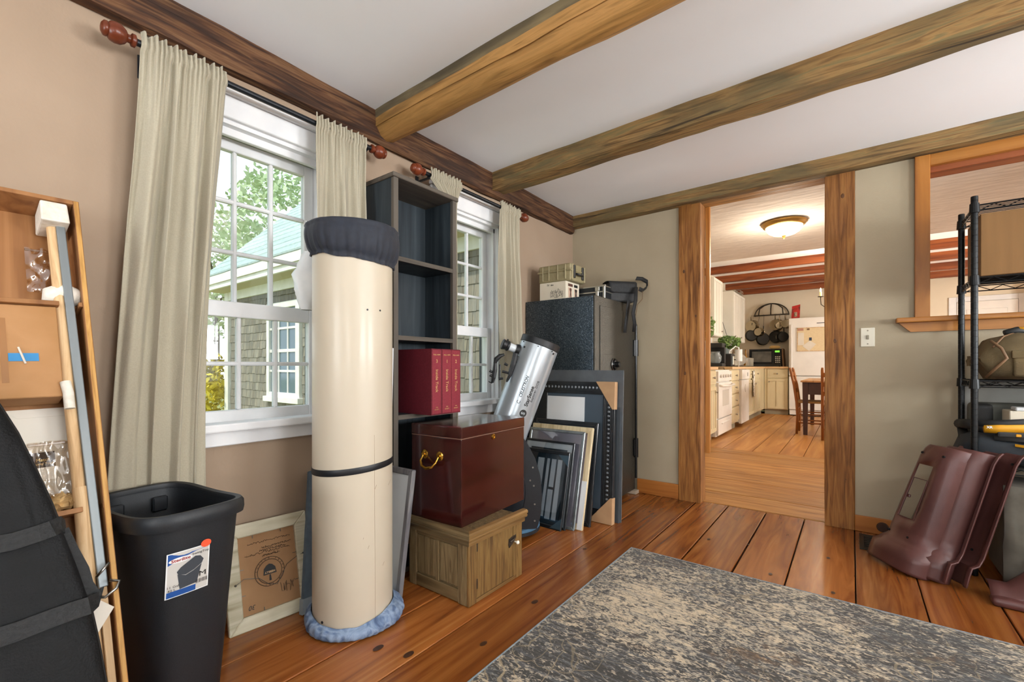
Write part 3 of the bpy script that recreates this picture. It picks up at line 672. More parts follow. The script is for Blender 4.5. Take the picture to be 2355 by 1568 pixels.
def volume(y0, y1, num, label):
    v = thing('book', label, 'book', (.2, (y0 + y1) / 2, sz + .003), group='matching red volumes in slipcases')
    B().box((.056, y0, sz + .0035), (.352, y1, sz + .2965), .003, 2).obj('cover', 'book_red', v)
    yc = (y0 + y1) / 2
    up = axes((.3525, yc, 0), (0, 1, 0), (0, 0, 1), (1, 0, 0))           # text upright on the spine
    dn = axes((.3525, yc, 0), (0, 0, -1), (0, 1, 0), (1, 0, 0))          # text running down the spine
    text('number', num, .022, 'gilt', up @ Matrix.Translation((0, sz + .243, 0)), v)
    text('heading', 'FULL HAM', .009, 'gilt', up @ Matrix.Translation((0, sz + .273, 0)), v)
    text('title', 'Inside Track', .021, 'gilt', dn @ Matrix.Translation((-(sz + .155), 0, 0)), v)
    text('publisher', 'THE', .007, 'gilt', up @ Matrix.Translation((0, sz + .034, 0)), v); text('publisher', 'SOCIETY', .007, 'gilt', up @ Matrix.Translation((0, sz + .024, 0)), v)
volume(1.3915, 1.4455, '3', 'red spine volume numbered 3'); volume(1.454, 1.5115, '1', 'red spine volume numbered 1, middle of the row'); volume(1.513, 1.5705, '2', 'red spine volume numbered 2, beside the window frame')

# ================================================================== oak cabinet and mahogany chest
oc = thing('small_oak_cabinet', 'small antique oak cabinet with moulded top, brass latch and panelled sides', 'cabinet', (.475, 1.484, 0))
wood('old_oak', ['#4a3a24', '#6b5839', '#7f6b4a', '#5c492d'], 'Z', .6, scale=46, bump=.5, pos=(.3, .68), rnd=.06); wood('old_oak_front', ['#523a1e', '#75562d', '#86683a', '#614624'], 'Z', .6, scale=50, bump=.4, rnd=.06)
wood('old_oak_mould_y', ['#604522', '#836238', '#947244'], 'Y', .5, scale=24, bump=.2); wood('old_oak_mould_x', ['#4a3b26', '#6a5739', '#7b6646'], 'X', .5, scale=24, bump=.2)
ox0, ox1, oy0, oy1, oz = .297, .652, 1.305, 1.663, .288
B().box((ox0 + .01, oy0 + .01, .004), (ox1 - .012, oy1 - .008, oz - .03)).obj('carcass', 'old_oak', oc)
B().box((ox0, oy0 + .008, oz - .03), (ox1 - .004, oy1 - .004, oz - .012)).obj('top', 'old_oak', oc)
def oside(fixed_y, s):
    f0, f1 = (fixed_y, fixed_y + .012)
    for a, b in ((ox0, ox0 + .045), (ox1 - .06, ox1 - .012)): B().box((a, f0, 0), (b, f1, oz - .03), .002).obj('stile', 'old_oak', oc)
    B().box((ox0 + .045, f0, .004), (ox1 - .06, f1, .055), .002).obj('rail', 'old_oak_mould_x', oc); B().box((ox0 + .045, f0, oz - .062), (ox1 - .06, f1, oz - .03), .002).obj('rail', 'old_oak_mould_x', oc)
    B().box((ox0 + .162, f0 + .002, .055), (ox0 + .184, f1, oz - .062), .002).obj('muntin', 'old_oak', oc)
    for a, b in ((ox0 + .05, ox0 + .158), (ox0 + .188, ox1 - .064)): B().box((a, f0 + .005, .06), (b, f1, oz - .066), .004).obj('panel', 'old_oak', oc)
oside(oy0, 1)
fx = ox1 - .012
for a, b in ((oy0, oy0 + .048), (oy1 - .044, oy1)): B().box((fx, a, 0), (fx + .012, b, oz - .03), .002).obj('stile', 'old_oak_front', oc)
B().box((fx, oy0 + .048, 0), (fx + .010, oy1 - .044, .014), .001).obj('rail', 'old_oak_mould_y', oc)
dr = B().box((fx, oy0 + .051, .016), (fx + .009, oy1 - .066, oz - .033), .002).obj('door', 'old_oak_front', oc)
B().box((fx, oy1 - .0655, .016), (fx + .0125, oy1 - .0455, oz - .033), .004, 2).obj('closing_strip', 'old_oak_front', oc)
M('old_iron', ['#3d3530', '#55483c'], .5, .7, scale=30)
b = B(); b.prism([(1.565, .19), (1.615, .20), (1.617, .185), (1.60, .168), (1.568, .150), (1.562, .165)], fx + .009, fx + .013, axes((0, 0, 0), (0, 1, 0), (0, 0, 1), (1, 0, 0)), .001); b.tube([(fx + .014, 1.57, .178), (fx + .018, 1.59, .183), (fx + .014, 1.61, .187)], .004, 8)
b.obj('latch', 'old_iron', dr)
B().lathe([(.003, 0), (.003, .010), (.0075, .014), (.0085, .019), (.005, .023), (0, .024)], 14, Matrix.Translation((fx + .012, 1.607, .168)) @ Matrix.Rotation(PI / 2, 4, 'Y')).obj('knob', M('porcelain', '#f2ede2', .2), dr)
for z in (.055, .205): B().box((fx + .009, oy0 + .046, z), (fx + .0125, oy0 + .054, z + .04), .001).obj('hinge', 'old_iron', dr)
def mould(path, mat, inward, z, name='moulding'):
    prof = [(0, -.048), (.006, -.046), (.008, -.036), (.004, -.030), (.012, -.026), (.020, -.022), (.023, -.014), (.018, -.008), (.024, -.005), (.025, .004), (.019, .010), (.006, .012), (-.006, .010), (-.008, -.02)]
    b = B(); rows = []
    (x0, y0), (x1, y1) = path
    for (x, y), e in (((x0, y0), -1), ((x1, y1), 1)):
        d = Vector((x1 - x0, y1 - y0, 0)).normalized(); nrm = Vector((inward[0], inward[1], 0))
        rows.append([Vector((x, y, z + h)) + nrm * o + d * (e * max(0, o) if (e < 0) == (inward[1] == 0) else 0) for o, h in prof])
    b.grid(rows, closed=True)
    for r in rows: b.grid([r[:7], r[7:][::-1]])
    b.obj(name, mat, oc, smooth=30)
mould(((ox0, oy0), (ox1, oy0)), 'old_oak_mould_x', (0, -1), oz); mould(((ox1, oy0), (ox1, oy1 + .012)), 'old_oak_mould_y', (1, 0), oz)
# chest
cx_, cy_ = Vector((.558, 1.362, .276)), None
ey = Vector((-.06, .998, 0)).normalized(); ex = Vector((-.998, -.06, 0)).normalized()
CM = axes(Vector((.558, 1.362, .276)), -ex, ey, Vector((0, 0, 1)))   # x to the front, y along, z up; origin at the near front corner
mc = thing('wooden_chest', 'glossy mahogany chest with brass handle and lock on the small oak cabinet', 'chest', mat=CM)
wood('mahogany', ['#2a0d0b', '#371311', '#3f1613'], 'Y', .2, scale=8, bump=.02, coat=.7, rnd=0)
M('brass', ['#d8ae52', '#c39438'], .22, 1, scale=30)
cd, cl, ch = .292, .490, .418
B().box((-cd, 0, 0), (0, cl, ch - .050), .004, 2).obj('body', 'mahogany', mc, local=True)
B().box((-cd - .002, -.002, ch - .048), (.002, cl + .002, ch), .005, 2).obj('lid', 'mahogany', mc, local=True)
B().box((-cd + .001, .001, ch - .0505), (-.001, cl - .001, ch - .0475)).obj('lid_seam', M('seam_pale', '#8a6a58', .4), mc, local=True)
hd = B(); hx = -.165
pts = [(hx - .045, -.010, .285), (hx - .045, -.026, .262), (hx - .030, -.034, .243), (hx, -.038, .236), (hx + .030, -.034, .243), (hx + .045, -.026, .262), (hx + .045, -.010, .285)]
hd.tube(pts, [.004, .005, .006, .0075, .006, .005, .004], 10); ho = hd.obj('handle', 'brass', mc, local=True, smooth=60)
for s in (-1, 1):
    B().lathe([(.020, 0), (.020, .002), (.015, .005), (.009, .006), (.009, .012), (0, .014)], 18, Matrix.Translation((hx + s * .045, 0, .287)) @ Matrix.Rotation(PI / 2, 4, 'X')).obj('rosette', 'brass', ho, local=True, smooth=40)
b = B(); b.lathe([(.013, 0), (.013, .003), (.009, .004), (.008, .002), (.004, .002), (0, .004)], 18, Matrix.Translation((0, .225, .352)) @ Matrix.Rotation(PI / 2, 4, 'Y')); b.obj('lock', 'brass', mc, local=True, smooth=40)

# ================================================================== boards and frames around the tube
M('panel_white', ['#dfe3e6', '#d3d8dc'], .5, scale=5); wood('frame_greywood', ['#4c4b4e', '#6b696c', '#82807f'], 'Y', .6, scale=30)
def pic(name, label, cat, O, X, Y, w, h, border, depth, fm, cm, group=None, glass=None, inset=.006, mat=None, matw=0, lip=None, back=False):
    """frame of four mitred rails in its own plane: O lower left corner, X along, Y up"""
    X = Vector(X).normalized(); Y = Vector(Y); Y = (Y - X * Y.dot(X)).normalized(); Z = X.cross(Y)
    r = thing(name, label, cat, mat=axes(Vector(O), X, Y, Z), group=group); bd = border
    for p in ([(0, 0), (w, 0), (w - bd, bd), (bd, bd)], [(w, 0), (w, h), (w - bd, h - bd), (w - bd, bd)], [(w, h), (0, h), (bd, h - bd), (w - bd, h - bd)], [(0, h), (0, 0), (bd, bd), (bd, h - bd)]):
        B().prism(p, -depth, 0, None, min(.003, bd * .15)).obj('rail', fm, r, local=True)
    if lip:
        l = B()
        for a in (bd * .35, bd * .75): l.tube([(a, a, 0), (w - a, a, 0), (w - a, h - a, 0), (a, h - a, 0)], bd * .09, 6, closed=True)
        l.obj('bead', lip, r, local=True)
    B().box((bd * .8, bd * .8, -depth + .001), (w - bd * .8, h - bd * .8, -inset - .002 if not back else -depth + .004)).obj('backing' if not mat else 'picture', cm, r, local=True)
    if mat:
        q = B(); e = bd * .9
        for a, c in (((e, e), (w - e, e + matw)), ((e, h - e - matw), (w - e, h - e)), ((e, e + matw), (e + matw, h - e - matw)), ((w - e - matw, e + matw), (w - e, h - e - matw))): q.box((*a, -inset - .002), (*c, -inset), 0)
        q.obj('mat_board', mat, r, local=True)
    if glass: B().box((bd * .8, bd * .8, -inset + .001), (w - bd * .8, h - bd * .8, -inset + .003)).obj('glass', glass, r, local=True)
    return r
# white sheet board against the bookcase side, framed panel in front of it, blue canvas under the window
B().hexa([(.02, 1.235, 0), (.235, 1.235, 0), (.235, 1.243, 0), (.02, 1.243, 0)], [(.02, 1.262, 1.03), (.235, 1.262, 1.03), (.235, 1.270, 1.03), (.02, 1.270, 1.03)]).obj('foam_board', 'panel_white', label='plain white board standing against the side of the bookcase', cat='board')
wp = pic('framed_panel', 'white panel in a thin grey wooden frame between tube and oak cabinet', 'picture frame', (.030, 1.150, .0), (1, .03, 0), (-.010, .075, .515), .372, .524, .024, .022, 'frame_greywood', 'panel_white')
cv = thing('stretched_painting', 'slate blue canvas panel leaning on the wall behind the tube', 'canvas', (.12, 1.0, 0))
B().hexa([(.165, .885, .012), (.165, 1.13, .012), (.185, 1.13, .014), (.185, .885, .014)], [(.004, 1.0, .5), (.004, 1.18, .5), (.022, 1.18, .507), (.022, 1.0, .507)]).obj('stretched_canvas', M('canvas_slate', ['#566470', '#64727d'], .8, scale=40), cv)
B().hexa([(.168, .878, .002), (.168, 1.135, .002), (.192, 1.135, .006), (.192, .878, .006)], [(.150, .890, .05), (.150, 1.14, .05), (.176, 1.14, .056), (.176, .890, .056)]).obj('bottom_bar', M('canvas_bar', '#8f979b', .7), cv)
# cream frame turned back to front
wood('cream_frame', ['#8d8467', '#b5ad92', '#c9c3ac', '#a79f80'], 'X', .7, scale=18, bump=.25); M('kraft', ['#96714d', '#a37d57'], .85, scale=8, bump=.05)
A_, Bq = PZ(525, 1466), PZ(717, 1392); X = (Bq - A_); tl = PX(509, 1215, .024)
fr = pic('picture_frame', 'cream wooden frame turned to show its brown kraft paper back', 'picture frame', (A_.x + .012, A_.y, 0), X, tl - A_ - Vector((.012, 0, 0)), .298, .372, .048, .02, 'cream_frame', 'kraft', inset=.012, back=False)
FM = W[fr.name]; M('ink_black', '#1d1a18', .6); M('wire_steel', '#55524c', .4, .8)
B(FM).tube([(.03, .165, .002), (.06, .178, -.004), (.11, .165, -.006), (.14, .135, -.006), (.17, .125, -.006), (.21, .185, -.006), (.25, .205, -.004), (.272, .21, .002)], .0011, 6).obj('hanging_wire', 'wire_steel', fr)
z_ = -.0125
b = B(FM)
for r in (.052, .043):
    b.tube([(.150 + r * math.cos(a), .178 + r * math.sin(a), z_) for a in [2 * PI * i / 40 for i in range(40)]], .0008, 4, closed=True)
b.prism([(.127 + .0, .168), (.13, .19), (.14, .201), (.15, .205), (.16, .201), (.17, .19), (.173, .168)], z_ - .001, z_ + .0006); b.prism([(.146, .145), (.154, .145), (.152, .166), (.148, .166)], z_ - .001, z_ + .0006)
b.obj('stamped_emblem', 'ink_black', fr, kind='stuff')
text('emblem_lettering', 'NEBILLY', .010, M('kraft_pale', '#c9a67c', .8), FM @ Matrix.Translation((.150, .176, z_ + .0012)) @ Matrix.Rotation(PI, 4, 'Z'), fr, bold=.0003)
for i, ch in enumerate('CUSTOM FRAMES & ART  '):
    a = PI * .93 - i * (2 * PI * .9 / 21); text('emblem_lettering', ch, .007, 'ink_black', FM @ Matrix.Translation((.150 + .0475 * math.cos(a), .178 + .0475 * math.sin(a), z_ + .0006)) @ Matrix.Rotation(a - PI / 2, 4, 'Z'), fr) if ch != ' ' else None
def scribble(parent, FMx, x0, x1, y, amp, n, seed, r=.0006):
    rd = random.Random(seed); pts = []; x = x0; z = z_ + .0004
    for i in range(n): pts.append((x0 + (x1 - x0) * i / n + rd.uniform(-.003, .003), y + rd.uniform(-amp, amp), z))
    return B(FMx).tube(pts, r, 4)
for k, (x0, x1, y) in enumerate(((.08, .235, .292), (.13, .235, .270), (.12, .215, .26), (.07, .23, .252), (.13, .19, .24))):
    scribble(fr, FM, x0, x1, y, .004, 60, k).obj('handwriting', 'ink_black', fr, kind='stuff')
scribble(fr, FM, .185, .235, .105, .022, 26, 8).obj('handwriting', 'ink_black', fr, kind='stuff')
text('pencilled_number', '30', .022, 'ink_black', FM @ Matrix.Translation((.082, .072, z_ + .0006)) @ Matrix.Rotation(PI, 4, 'Z'), fr, shear=.3)
for x, y, a in ((.052, .21, 0), (.052, .12, 0), (.246, .22, 0), (.246, .12, 0), (.10, .322, 1), (.2, .322, 1), (.12, .05, 1)):
    B(FM).box((x - (.010 if not a else .001), y - (.001 if not a else .010), -.011), (x + (.010 if not a else .001), y + (.001 if not a else .010), -.0095)).obj('nail', 'wire_steel', fr)
for x, y, s in ((.03, .165, 1), (.272, .21, -1)): B(FM).sphere((x, y, .002), .004, 8).obj('wire_knot', 'wire_steel', fr)

# ================================================================== black waste bin
BM = rotz(math.radians(8), (.305, .428, 0))
wbn = thing('waste_bin', 'tall black plastic waste bin with product label, beside the plywood case', 'bin', mat=BM)
M('bin_plastic', ['#15181c', '#1d2126'], .5, scale=300, bump=.05)
def binring(z, n=72):
    t = z / .565; hx, hy = .135 + .052 * t, .085 + .036 * t; pts = []
    for j in range(n):
        a = 2 * PI * j / n; c, s = math.cos(a), math.sin(a); p = 2 / 4.2
        x = hx * abs(c) ** p * (1 if c > 0 else -1); y = hy * abs(s) ** p * (1 if s > 0 else -1)
        pts.append((x + .012 * (1 - (y / hy) ** 2) * (1 if x > 0 else 0), y))
    return pts
rows = []
for i in range(15):
    z = .565 * i / 14; rows.append([(x, y, z) for x, y in binring(z)])
inner = [[(x * .965, y * .95, max(z, .012)) for x, y, _ in [(q[0], q[1], 0) for q in binring(z)]] for z in [.565 * (14 - i) / 14 for i in range(15)]]
b = B(); b.grid(rows + inner, closed=True); b.grid([[(0, 0, .001)] * 72, rows[0]], closed=True); b.grid([inner[-1], [(0, 0, .012)] * 72], closed=True)
bmesh.ops.remove_doubles(b.bm, verts=b.bm.verts, dist=1e-5); bmesh.ops.recalc_face_normals(b.bm, faces=b.bm.faces)
b.obj('body', 'bin_plastic', wbn, local=True, smooth=40)
rg_ = binring(.565); rw = []
def rimz(x, y): return .012 * (x / .19) ** 2 - .004
for o, z in ((1.0, .535), (1.075, .535), (1.09, .548), (1.085, .566), (1.05, .574), (.97, .572), (.95, .56)):
    rw.append([(x * (1 + (o - 1) * .8), y * (1 + (o - 1) * 1.25), z + rimz(x, y)) for x, y in rg_])
b = B(); b.grid(rw + [rw[0]], closed=True); bmesh.ops.recalc_face_normals(b.bm, faces=b.bm.faces); b.obj('rim', 'bin_plastic', wbn, local=True, smooth=50)
for y in (-.06, .05): B().box((-.172, y - .02, .50), (-.160, y + .02, .545), .004).obj('lid_catch', 'bin_plastic', wbn, local=True)
# label sheet following the slanted short side
def lab(x, y, z=0): # label plane: x across (+ = away from case), y up
    x = x - .036; zz = .425 + y * .80; t = zz / .565; hx = .135 + .052 * t; hy = .085 + .036 * t
    return Vector((hx + .012 * (1 - (x / hy) ** 2) + .0012 + z, x, zz))
M('label_white', '#eef0f0', .4); M('label_blue', '#1f4f96', .4); M('label_red', '#c03a33', .4); M('sticker_orange', '#ef5a35', .5); M('label_grey', '#b9c0c4', .4)
lb = thing('x', None, None) if 0 else None
def sheet(x0, x1, y0, y1, z, n=8): return B().grid([[lab(x0 + (x1 - x0) * i / n, y0 + (y1 - y0) * j / n, z) for i in range(n + 1)] for j in range(n + 1)])
lo = sheet(-.048, .048, -.072, .072, 0).obj('label', 'label_white', wbn, local=True, solid=.0006)
sheet(-.0455, .0455, -.0695, .0695, .0005).obj('label_ground', M('label_ground', '#c9c6c0', .4), lo, local=True)
sheet(-.0455, .018, -.0695, -.051, .0009).obj('label_band', 'label_blue', lo, local=True)
t = bmesh.new(); t.faces.new([t.verts.new(lab(x, y, .0009)) for x, y in ((-.0455, .0695), (-.0455, .034), (-.030, .042), (-.008, .052), (.016, .060), (.0455, .064), (.0455, .0695))]); q_ = B(); q_._add(t); q_.obj('label_band', 'label_blue', lo, local=True)
ltmp = None
B().grid([[lab(-.018 + .026 * math.cos(a) * k, .046 + .0085 * math.sin(a) * k, .0012) for a in [2 * PI * i / 24 for i in range(24)]] for k in (.01, 1)], closed=True).obj('brand_oval', 'label_white', lo, local=True)
I4 = Matrix.Identity(4)
def ltext(nm, s, sz_, x, y, mat, z=.0018, **k): text(nm, s, sz_, mat, W[wbn.name], lo, bend=lambda v: lab(v.x + x, v.y + y, z), **k)
ltext('lettering', 'Sterilite', .0135, -.018, .046, 'label_red', bold=.0003); ltext('lettering', 'SwingTop', .010, .026, .052, 'ink_black'); ltext('lettering', 'M', .024, .033, -.022, 'ink_black')
ltext('lettering', '11 Gal.', .010, -.032, -.036, 'ink_black'); ltext('lettering', '42 L', .010, -.035, -.047, 'ink_black')
pb = B()   # picture of the lidded bin on the label
def lp(pts, z): return [lab(x, y, z) for x, y in pts]
for pts, z in (([(-.026, .008), (-.018, .020), (.014, .044), (.026, .040), (.034, .026), (.030, .014), (.012, .000), (-.006, -.008), (-.022, -.002)], .0016), ([(-.024, .0), (-.006, -.010), (.012, -.002), (.030, .012), (.020, -.046), (-.018, -.050)], .0012)):
    t = bmesh.new(); t.faces.new([t.verts.new(q) for q in lp(pts, z)]); pb._add(t)
pb.obj('printed_bin', M('print_grey', '#3c4148', .5), lo, local=True, kind='stuff')
bars = B()
for i in range(11): bars.grid([[lab(.018 + i * .0026, -.050, .0014), lab(.0193 + i * .0026 - .0003 * (i % 3), -.050, .0014)], [lab(.018 + i * .0026, -.037, .0014), lab(.0193 + i * .0026 - .0003 * (i % 3), -.037, .0014)]])
bars.obj('printed_bars', 'ink_black', lo, local=True, kind='stuff')
B().grid([[lab(.038 + .0125 * math.cos(a) * k, .076 + .0125 * math.sin(a) * k, .0022) for a in [2 * PI * i / 24 for i in range(24)]] for k in (.01, 1)], closed=True).obj('round_sticker', 'sticker_orange', wbn, local=True)

# ================================================================== open plywood case leaning on the window wall
ct, cb = PX(181, 464, .118), PX(296, 1568, .50)
up = (ct - cb).normalized(); side = Vector((0, -1, 0)); side = (side - up * side.dot(up)).normalized(); dep = side.cross(up)
if dep.x < 0: dep = -dep
side = up.cross(dep)       # x axis of the case
Lc = (ct - cb).length + .21 / up.z
Oc = ct - up * Lc          # front right foot corner
if side.y > 0: side = -side
KM = axes(Oc, -side, up, dep)          # local: x toward the curtain, y up the case, z out of the case
if KM.determinant() < 0: KM = axes(Oc, side, up, dep)
cs = thing('plywood_case', 'open shallow plywood case leaning on the wall with dividers inside', 'case', mat=KM)
sg = 1 if KM.col[0].y > 0 else -1       # inside lies at x*sg < 0
wood('plywood', ['#7f5330', '#99693e', '#a9784b'], 'Y', .6, scale=18, bump=.05, rnd=.04); wood('ply_edge', ['#8f5f2a', '#c2924e', '#d0a462'], 'Y', .6, scale=60, rnd=.03)
cw, cdp, th = .62, .10, .012
def kx(a): return a * sg
def kbox(x0, x1, y0, y1, z0, z1, bev=.001):
    xa, xb = sorted((kx(x0), kx(x1))); return B().box((xa, y0, z0), (xb, y1, z1), bev)
kbox(-th, 0, 0, Lc, -cdp, 0).obj('side_board', 'plywood', cs, local=True); kbox(-th + .001, -.001, .001, Lc - .001, -.001, .0007).obj('ply_edge', 'ply_edge', cs, local=True)
kbox(-cw, -cw + th, 0, Lc, -cdp, 0).obj('side_board', 'plywood', cs, local=True)
kbox(-cw + th, -th, Lc - th, Lc, -cdp, 0).obj('end_board', 'plywood', cs, local=True); kbox(-cw + th, -th, 0, th, -cdp, 0).obj('end_board', 'plywood', cs, local=True)
kbox(-cw, 0, 0, Lc, -cdp - .006, -cdp).obj('back_panel', 'plywood', cs, local=True)
CZ = Vector(KM.col[2][:3]); 
def kin(u, v, z):      # point inside the case at depth z for a photo pixel (case coordinates)
    p = PL(u, v, KM @ Vector((0, 0, z)), CZ); return KM.inverted() @ p
d1 = kin(100, 690, -.006).y; d2 = kin(190, 1165, -.006).y
for dy, nm in ((d1, 'divider'), (d2, 'divider')):
    g0 = kin(138, 690, -.006).x * sg if dy == d1 else kin(193, 1165, -.006).x * sg
    kbox(-cw + th, g0 - .002, dy - th, dy, -cdp, -.004).obj('divider', 'plywood', cs, local=True); kbox(g0 + .035, -th, dy - th, dy, -cdp, -.004).obj('divider', 'plywood', cs, local=True)
# latch hooks
M('steel', ['#b9b9b5', '#9d9d98'], .3, 1, scale=20)
lk = kin(262, 1345, .0); b = B(); b.tube([(lk.x - sg * .04, lk.y - .01, .004), (lk.x - sg * .02, lk.y - .02, .016), (lk.x, lk.y - .008, .018), (lk.x + sg * .01, lk.y + .006, .008), (lk.x - sg * .008, lk.y + .014, .004)], .0035, 8); b.tube([(lk.x - sg * .03, lk.y + .03, .004), (lk.x - sg * .005, lk.y + .055, .006)], .003, 8)
b.obj('latch', 'steel', cs, local=True, smooth=True)
# things kept in the case
def in_case(name, label, cat): return thing(name, label, cat, mat=KM)
M('foam_white', ['#ece6da', '#dcd5c6'], .9, scale=60, bump=.3)
f0, f1 = kin(90, 478, -.0), kin(156, 478, -.0); fb = kin(120, 512, 0)
o = in_case('foam_block', 'white foam block wedged in the top of the plywood case', 'foam'); xa, xb = sorted((f0.x, f1.x))
B().hexa([(xa, fb.y, -.085), (xb, fb.y, -.085), (xb, fb.y, .012), (xa, fb.y, .012)], [(xa + .003, Lc - th - .001, -.09), (xb, Lc - th - .001, -.09), (xb, Lc - th - .001, -.004), (xa + .003, Lc - th - .001, -.004)]).obj('block', 'foam_white', o, local=True, bevel=.004)
q0, q1, q2 = kin(124, 505, -.028), kin(160, 830, -.028), kin(224, 1330, -.028)
o = in_case('wooden_pole', 'long round wooden pole standing in the plywood case', 'pole'); wood('pole_wood', ['#b08a5e', '#cdaa7e', '#dcc096'], 'Y', .6, scale=60, bump=.1)
B().cyl((q0.x - sg * .004, q0.y, -.032), (q2.x - sg * .012, th + .004, -.032), .0125, n=18).obj('shaft', 'pole_wood', o, local=True, smooth=40)
k0, k1 = kin(186, 1120, -.03), kin(205, 1330, -.03); B().cyl((k0.x, k0.y, -.032), (k1.x, k1.y, -.032), .0165, n=18).obj('sleeve', 'pole_wood', o, local=True, smooth=40)
o = in_case('metal_bar', 'grey aluminium bar standing next to the wooden pole', 'bar'); M('aluminium', ['#7f8688', '#8f9597', '#6d7476'], .5, .6, scale=8, stretch=(1, .1, 1))
r0, r2 = kin(135, 505, -.02), kin(236, 1350, -.02)
B().hexa([(r2.x - .008, r2.y, -.035), (r2.x + .010, r2.y, -.035), (r2.x + .010, r2.y, -.014), (r2.x - .008, r2.y, -.014)], [(r0.x - .008, r0.y, -.035), (r0.x + .010, r0.y, -.035), (r0.x + .010, r0.y, -.014), (r0.x - .008, r0.y, -.014)]).obj('extrusion', 'aluminium', o, local=True, bevel=.002)
r3 = kin(243, 1440, -.025); B().box((r3.x - .007, th + .003, -.034), (r3.x + .008, r2.y, -.016), .001).obj('wooden_foot', 'pole_wood', o, local=True)
# cardboard box in the upper bay
c0, c1, c2 = kin(2, 694, -.012), kin(124, 706, -.012), kin(16, 915, -.012); M('cardboard', ['#a87a4a', '#b5875a', '#9f7244'], .85, scale=5, bump=.05)
o = in_case('cardboard_box', 'flat cardboard box with a strip of blue tape inside the plywood case', 'box')
dx = -sg * .004; cy1 = d1 - th - .002; cy0 = kin(60, 915, -.012).y
xl, xr = sorted((kin(-30, 800, -.012).x, kin(138, 800, -.012).x))
B().box((xl, cy0, -.088), (xr, cy1, -.012), .002).obj('carton', 'cardboard', o, local=True)
t0, t1 = kin(18, 812, -.0115), kin(90, 830, -.0115); xa, xb = sorted((t0.x, t1.x)); ya, yb = sorted((t0.y, t1.y))
B().box((xa, ya, -.0118), (xb, yb, -.0106)).obj('blue_tape', M('painters_tape', ['#2f7fb5', '#3a8cc2'], .6), o, local=True)
n0, n1 = kin(42, 798, -.009), kin(59, 836, -.009); B().cyl((n0.x, n0.y, -.009), (n1.x, n1.y, -.009), .0022, n=8).obj('cotton_swab', M('swab', '#dccfc0', .8), o, local=True)
s0, s1 = kin(-5, 730, -.0115), kin(22, 880, -.0115); xa, xb = sorted((s0.x, s1.x)); B().box((xa, min(s0.y, s1.y), -.0119), (xb, max(s0.y, s1.y), -.0112)).obj('packing_tape', M('packing_tape', '#9c6d40', .35), o, local=True)
# white foam tube and plug on the pole
e0, e1 = kin(150, 880, -.01), kin(160, 940, -.01); o = in_case('foam_pipe', 'short bent white foam tube hooked beside the wooden pole', 'foam')
B().tube([(kin(150, 878, -.006).x, kin(150, 878, -.006).y, -.006), (kin(157, 905, -.006).x, kin(157, 905, -.006).y, -.004), (e1.x, e1.y, -.006)], .0105, 14).obj('tube', 'foam_white', o, local=True, smooth=40)
o = in_case('padding_roll', 'white rolled foam padding on the upper divider of the case', 'foam'); w0, w1 = kin(105, 676, -.04), kin(186, 676, -.04)
xa, xb = sorted((w0.x, w1.x)); B().tube([(xa, d1 + .012, -.045), (xa + .012, d1 + .028, -.045), ((xa + xb) / 2, d1 + .040, -.045), (xb - .012, d1 + .028, -.045), (xb, d1 + .012, -.045)], [.010, .026, .030, .026, .010], 14).obj('roll', 'foam_white', o, local=True, smooth=True)
# clear bags, envelope, kraft paper, cards
glassmat('clear_film', '#efe6da', .22, .12)
def film(label, u0, v0, u1, v1, z, seed):
    a, c = kin(u0, v0, z), kin(u1, v1, z); xa, xb = sorted((a.x, c.x)); ya, yb = sorted((a.y, c.y)); rows = []
    for i in range(19):
        rows.append([(xa + (xb - xa) * j / 18, ya + (yb - ya) * i / 18, z + .012 * noise.noise(Vector((j * .35, i * .35, seed))) + .004 * noise.noise(Vector((j * .9, i * .9, seed)))) for j in range(19)])
    o = in_case('zip_bag', label, 'bag'); B().grid(rows).obj('film', 'clear_film', o, local=True, smooth=True)
    B().box((xa, yb - .010, z - .001), (xb, yb - .004, z + .003), .001).obj('zip_strip', 'clear_film', o, local=True); return o
film('empty clear zip bag standing on the upper divider', 55, 568, 165, 678, -.06, 2)
zb_ = film('clear zip bag with a printed card hung in the lower bay', 62, 1020, 178, 1140, -.05, 5)
a, c = kin(70, 1042, -.049), kin(132, 1098, -.049); xa, xb = sorted((a.x, c.x)); ya, yb = sorted((a.y, c.y))
B().box((xa, ya, -.0585), (xb, yb, -.0575)).obj('card', 'label_white', zb_, local=True); B().box((xa, ya + (yb - ya) * .45, -.0574), (xb, yb, -.0568)).obj('card_print', M('card_dark', '#3a2c20', .5), zb_, local=True)
KT = lambda x, y, z: KM @ Matrix.Translation((x, y, z)) @ (Matrix.Identity(4) if sg > 0 else Matrix.Diagonal((1, 1, 1, 1)))
text('card_lettering', 'Match', .010, 'gilt', KT((xa + xb) / 2, ya + (yb - ya) * .72, -.0562), zb_); text('card_lettering', 'Sporty Tools', .0075, 'gilt', KT((xa + xb) / 2, ya + (yb - ya) * .58, -.0562), zb_)
M('paper_white', ['#e6dfd2', '#ddd5c6'], .8, scale=6)
a, c = kin(10, 945, -.092), kin(205, 1160, -.092); xa, xb = sorted((a.x, c.x)); ya, yb = sorted((a.y, c.y)); o = in_case('paper_envelope', 'large white paper envelope standing behind the poles in the case', 'envelope')
B().box((max(xa, -cw + th), ya, -.097), (min(xb, -.0) if sg > 0 else xb, yb, -.094)).obj('body', 'paper_white', o, local=True)
B().prism([(xa, yb - .002), (xb, yb - .002), (xb - .02, yb - .022), (xa + .02, yb - .022)], -.094, -.0925).obj('flap', 'paper_white', o, local=True)
o = in_case('kraft_paper', 'crumpled brown kraft paper wad resting on the lower divider', 'paper'); a, c = kin(104, 1150, -.05), kin(176, 1118, -.05); xa, xb = sorted((a.x, c.x)); rows = []
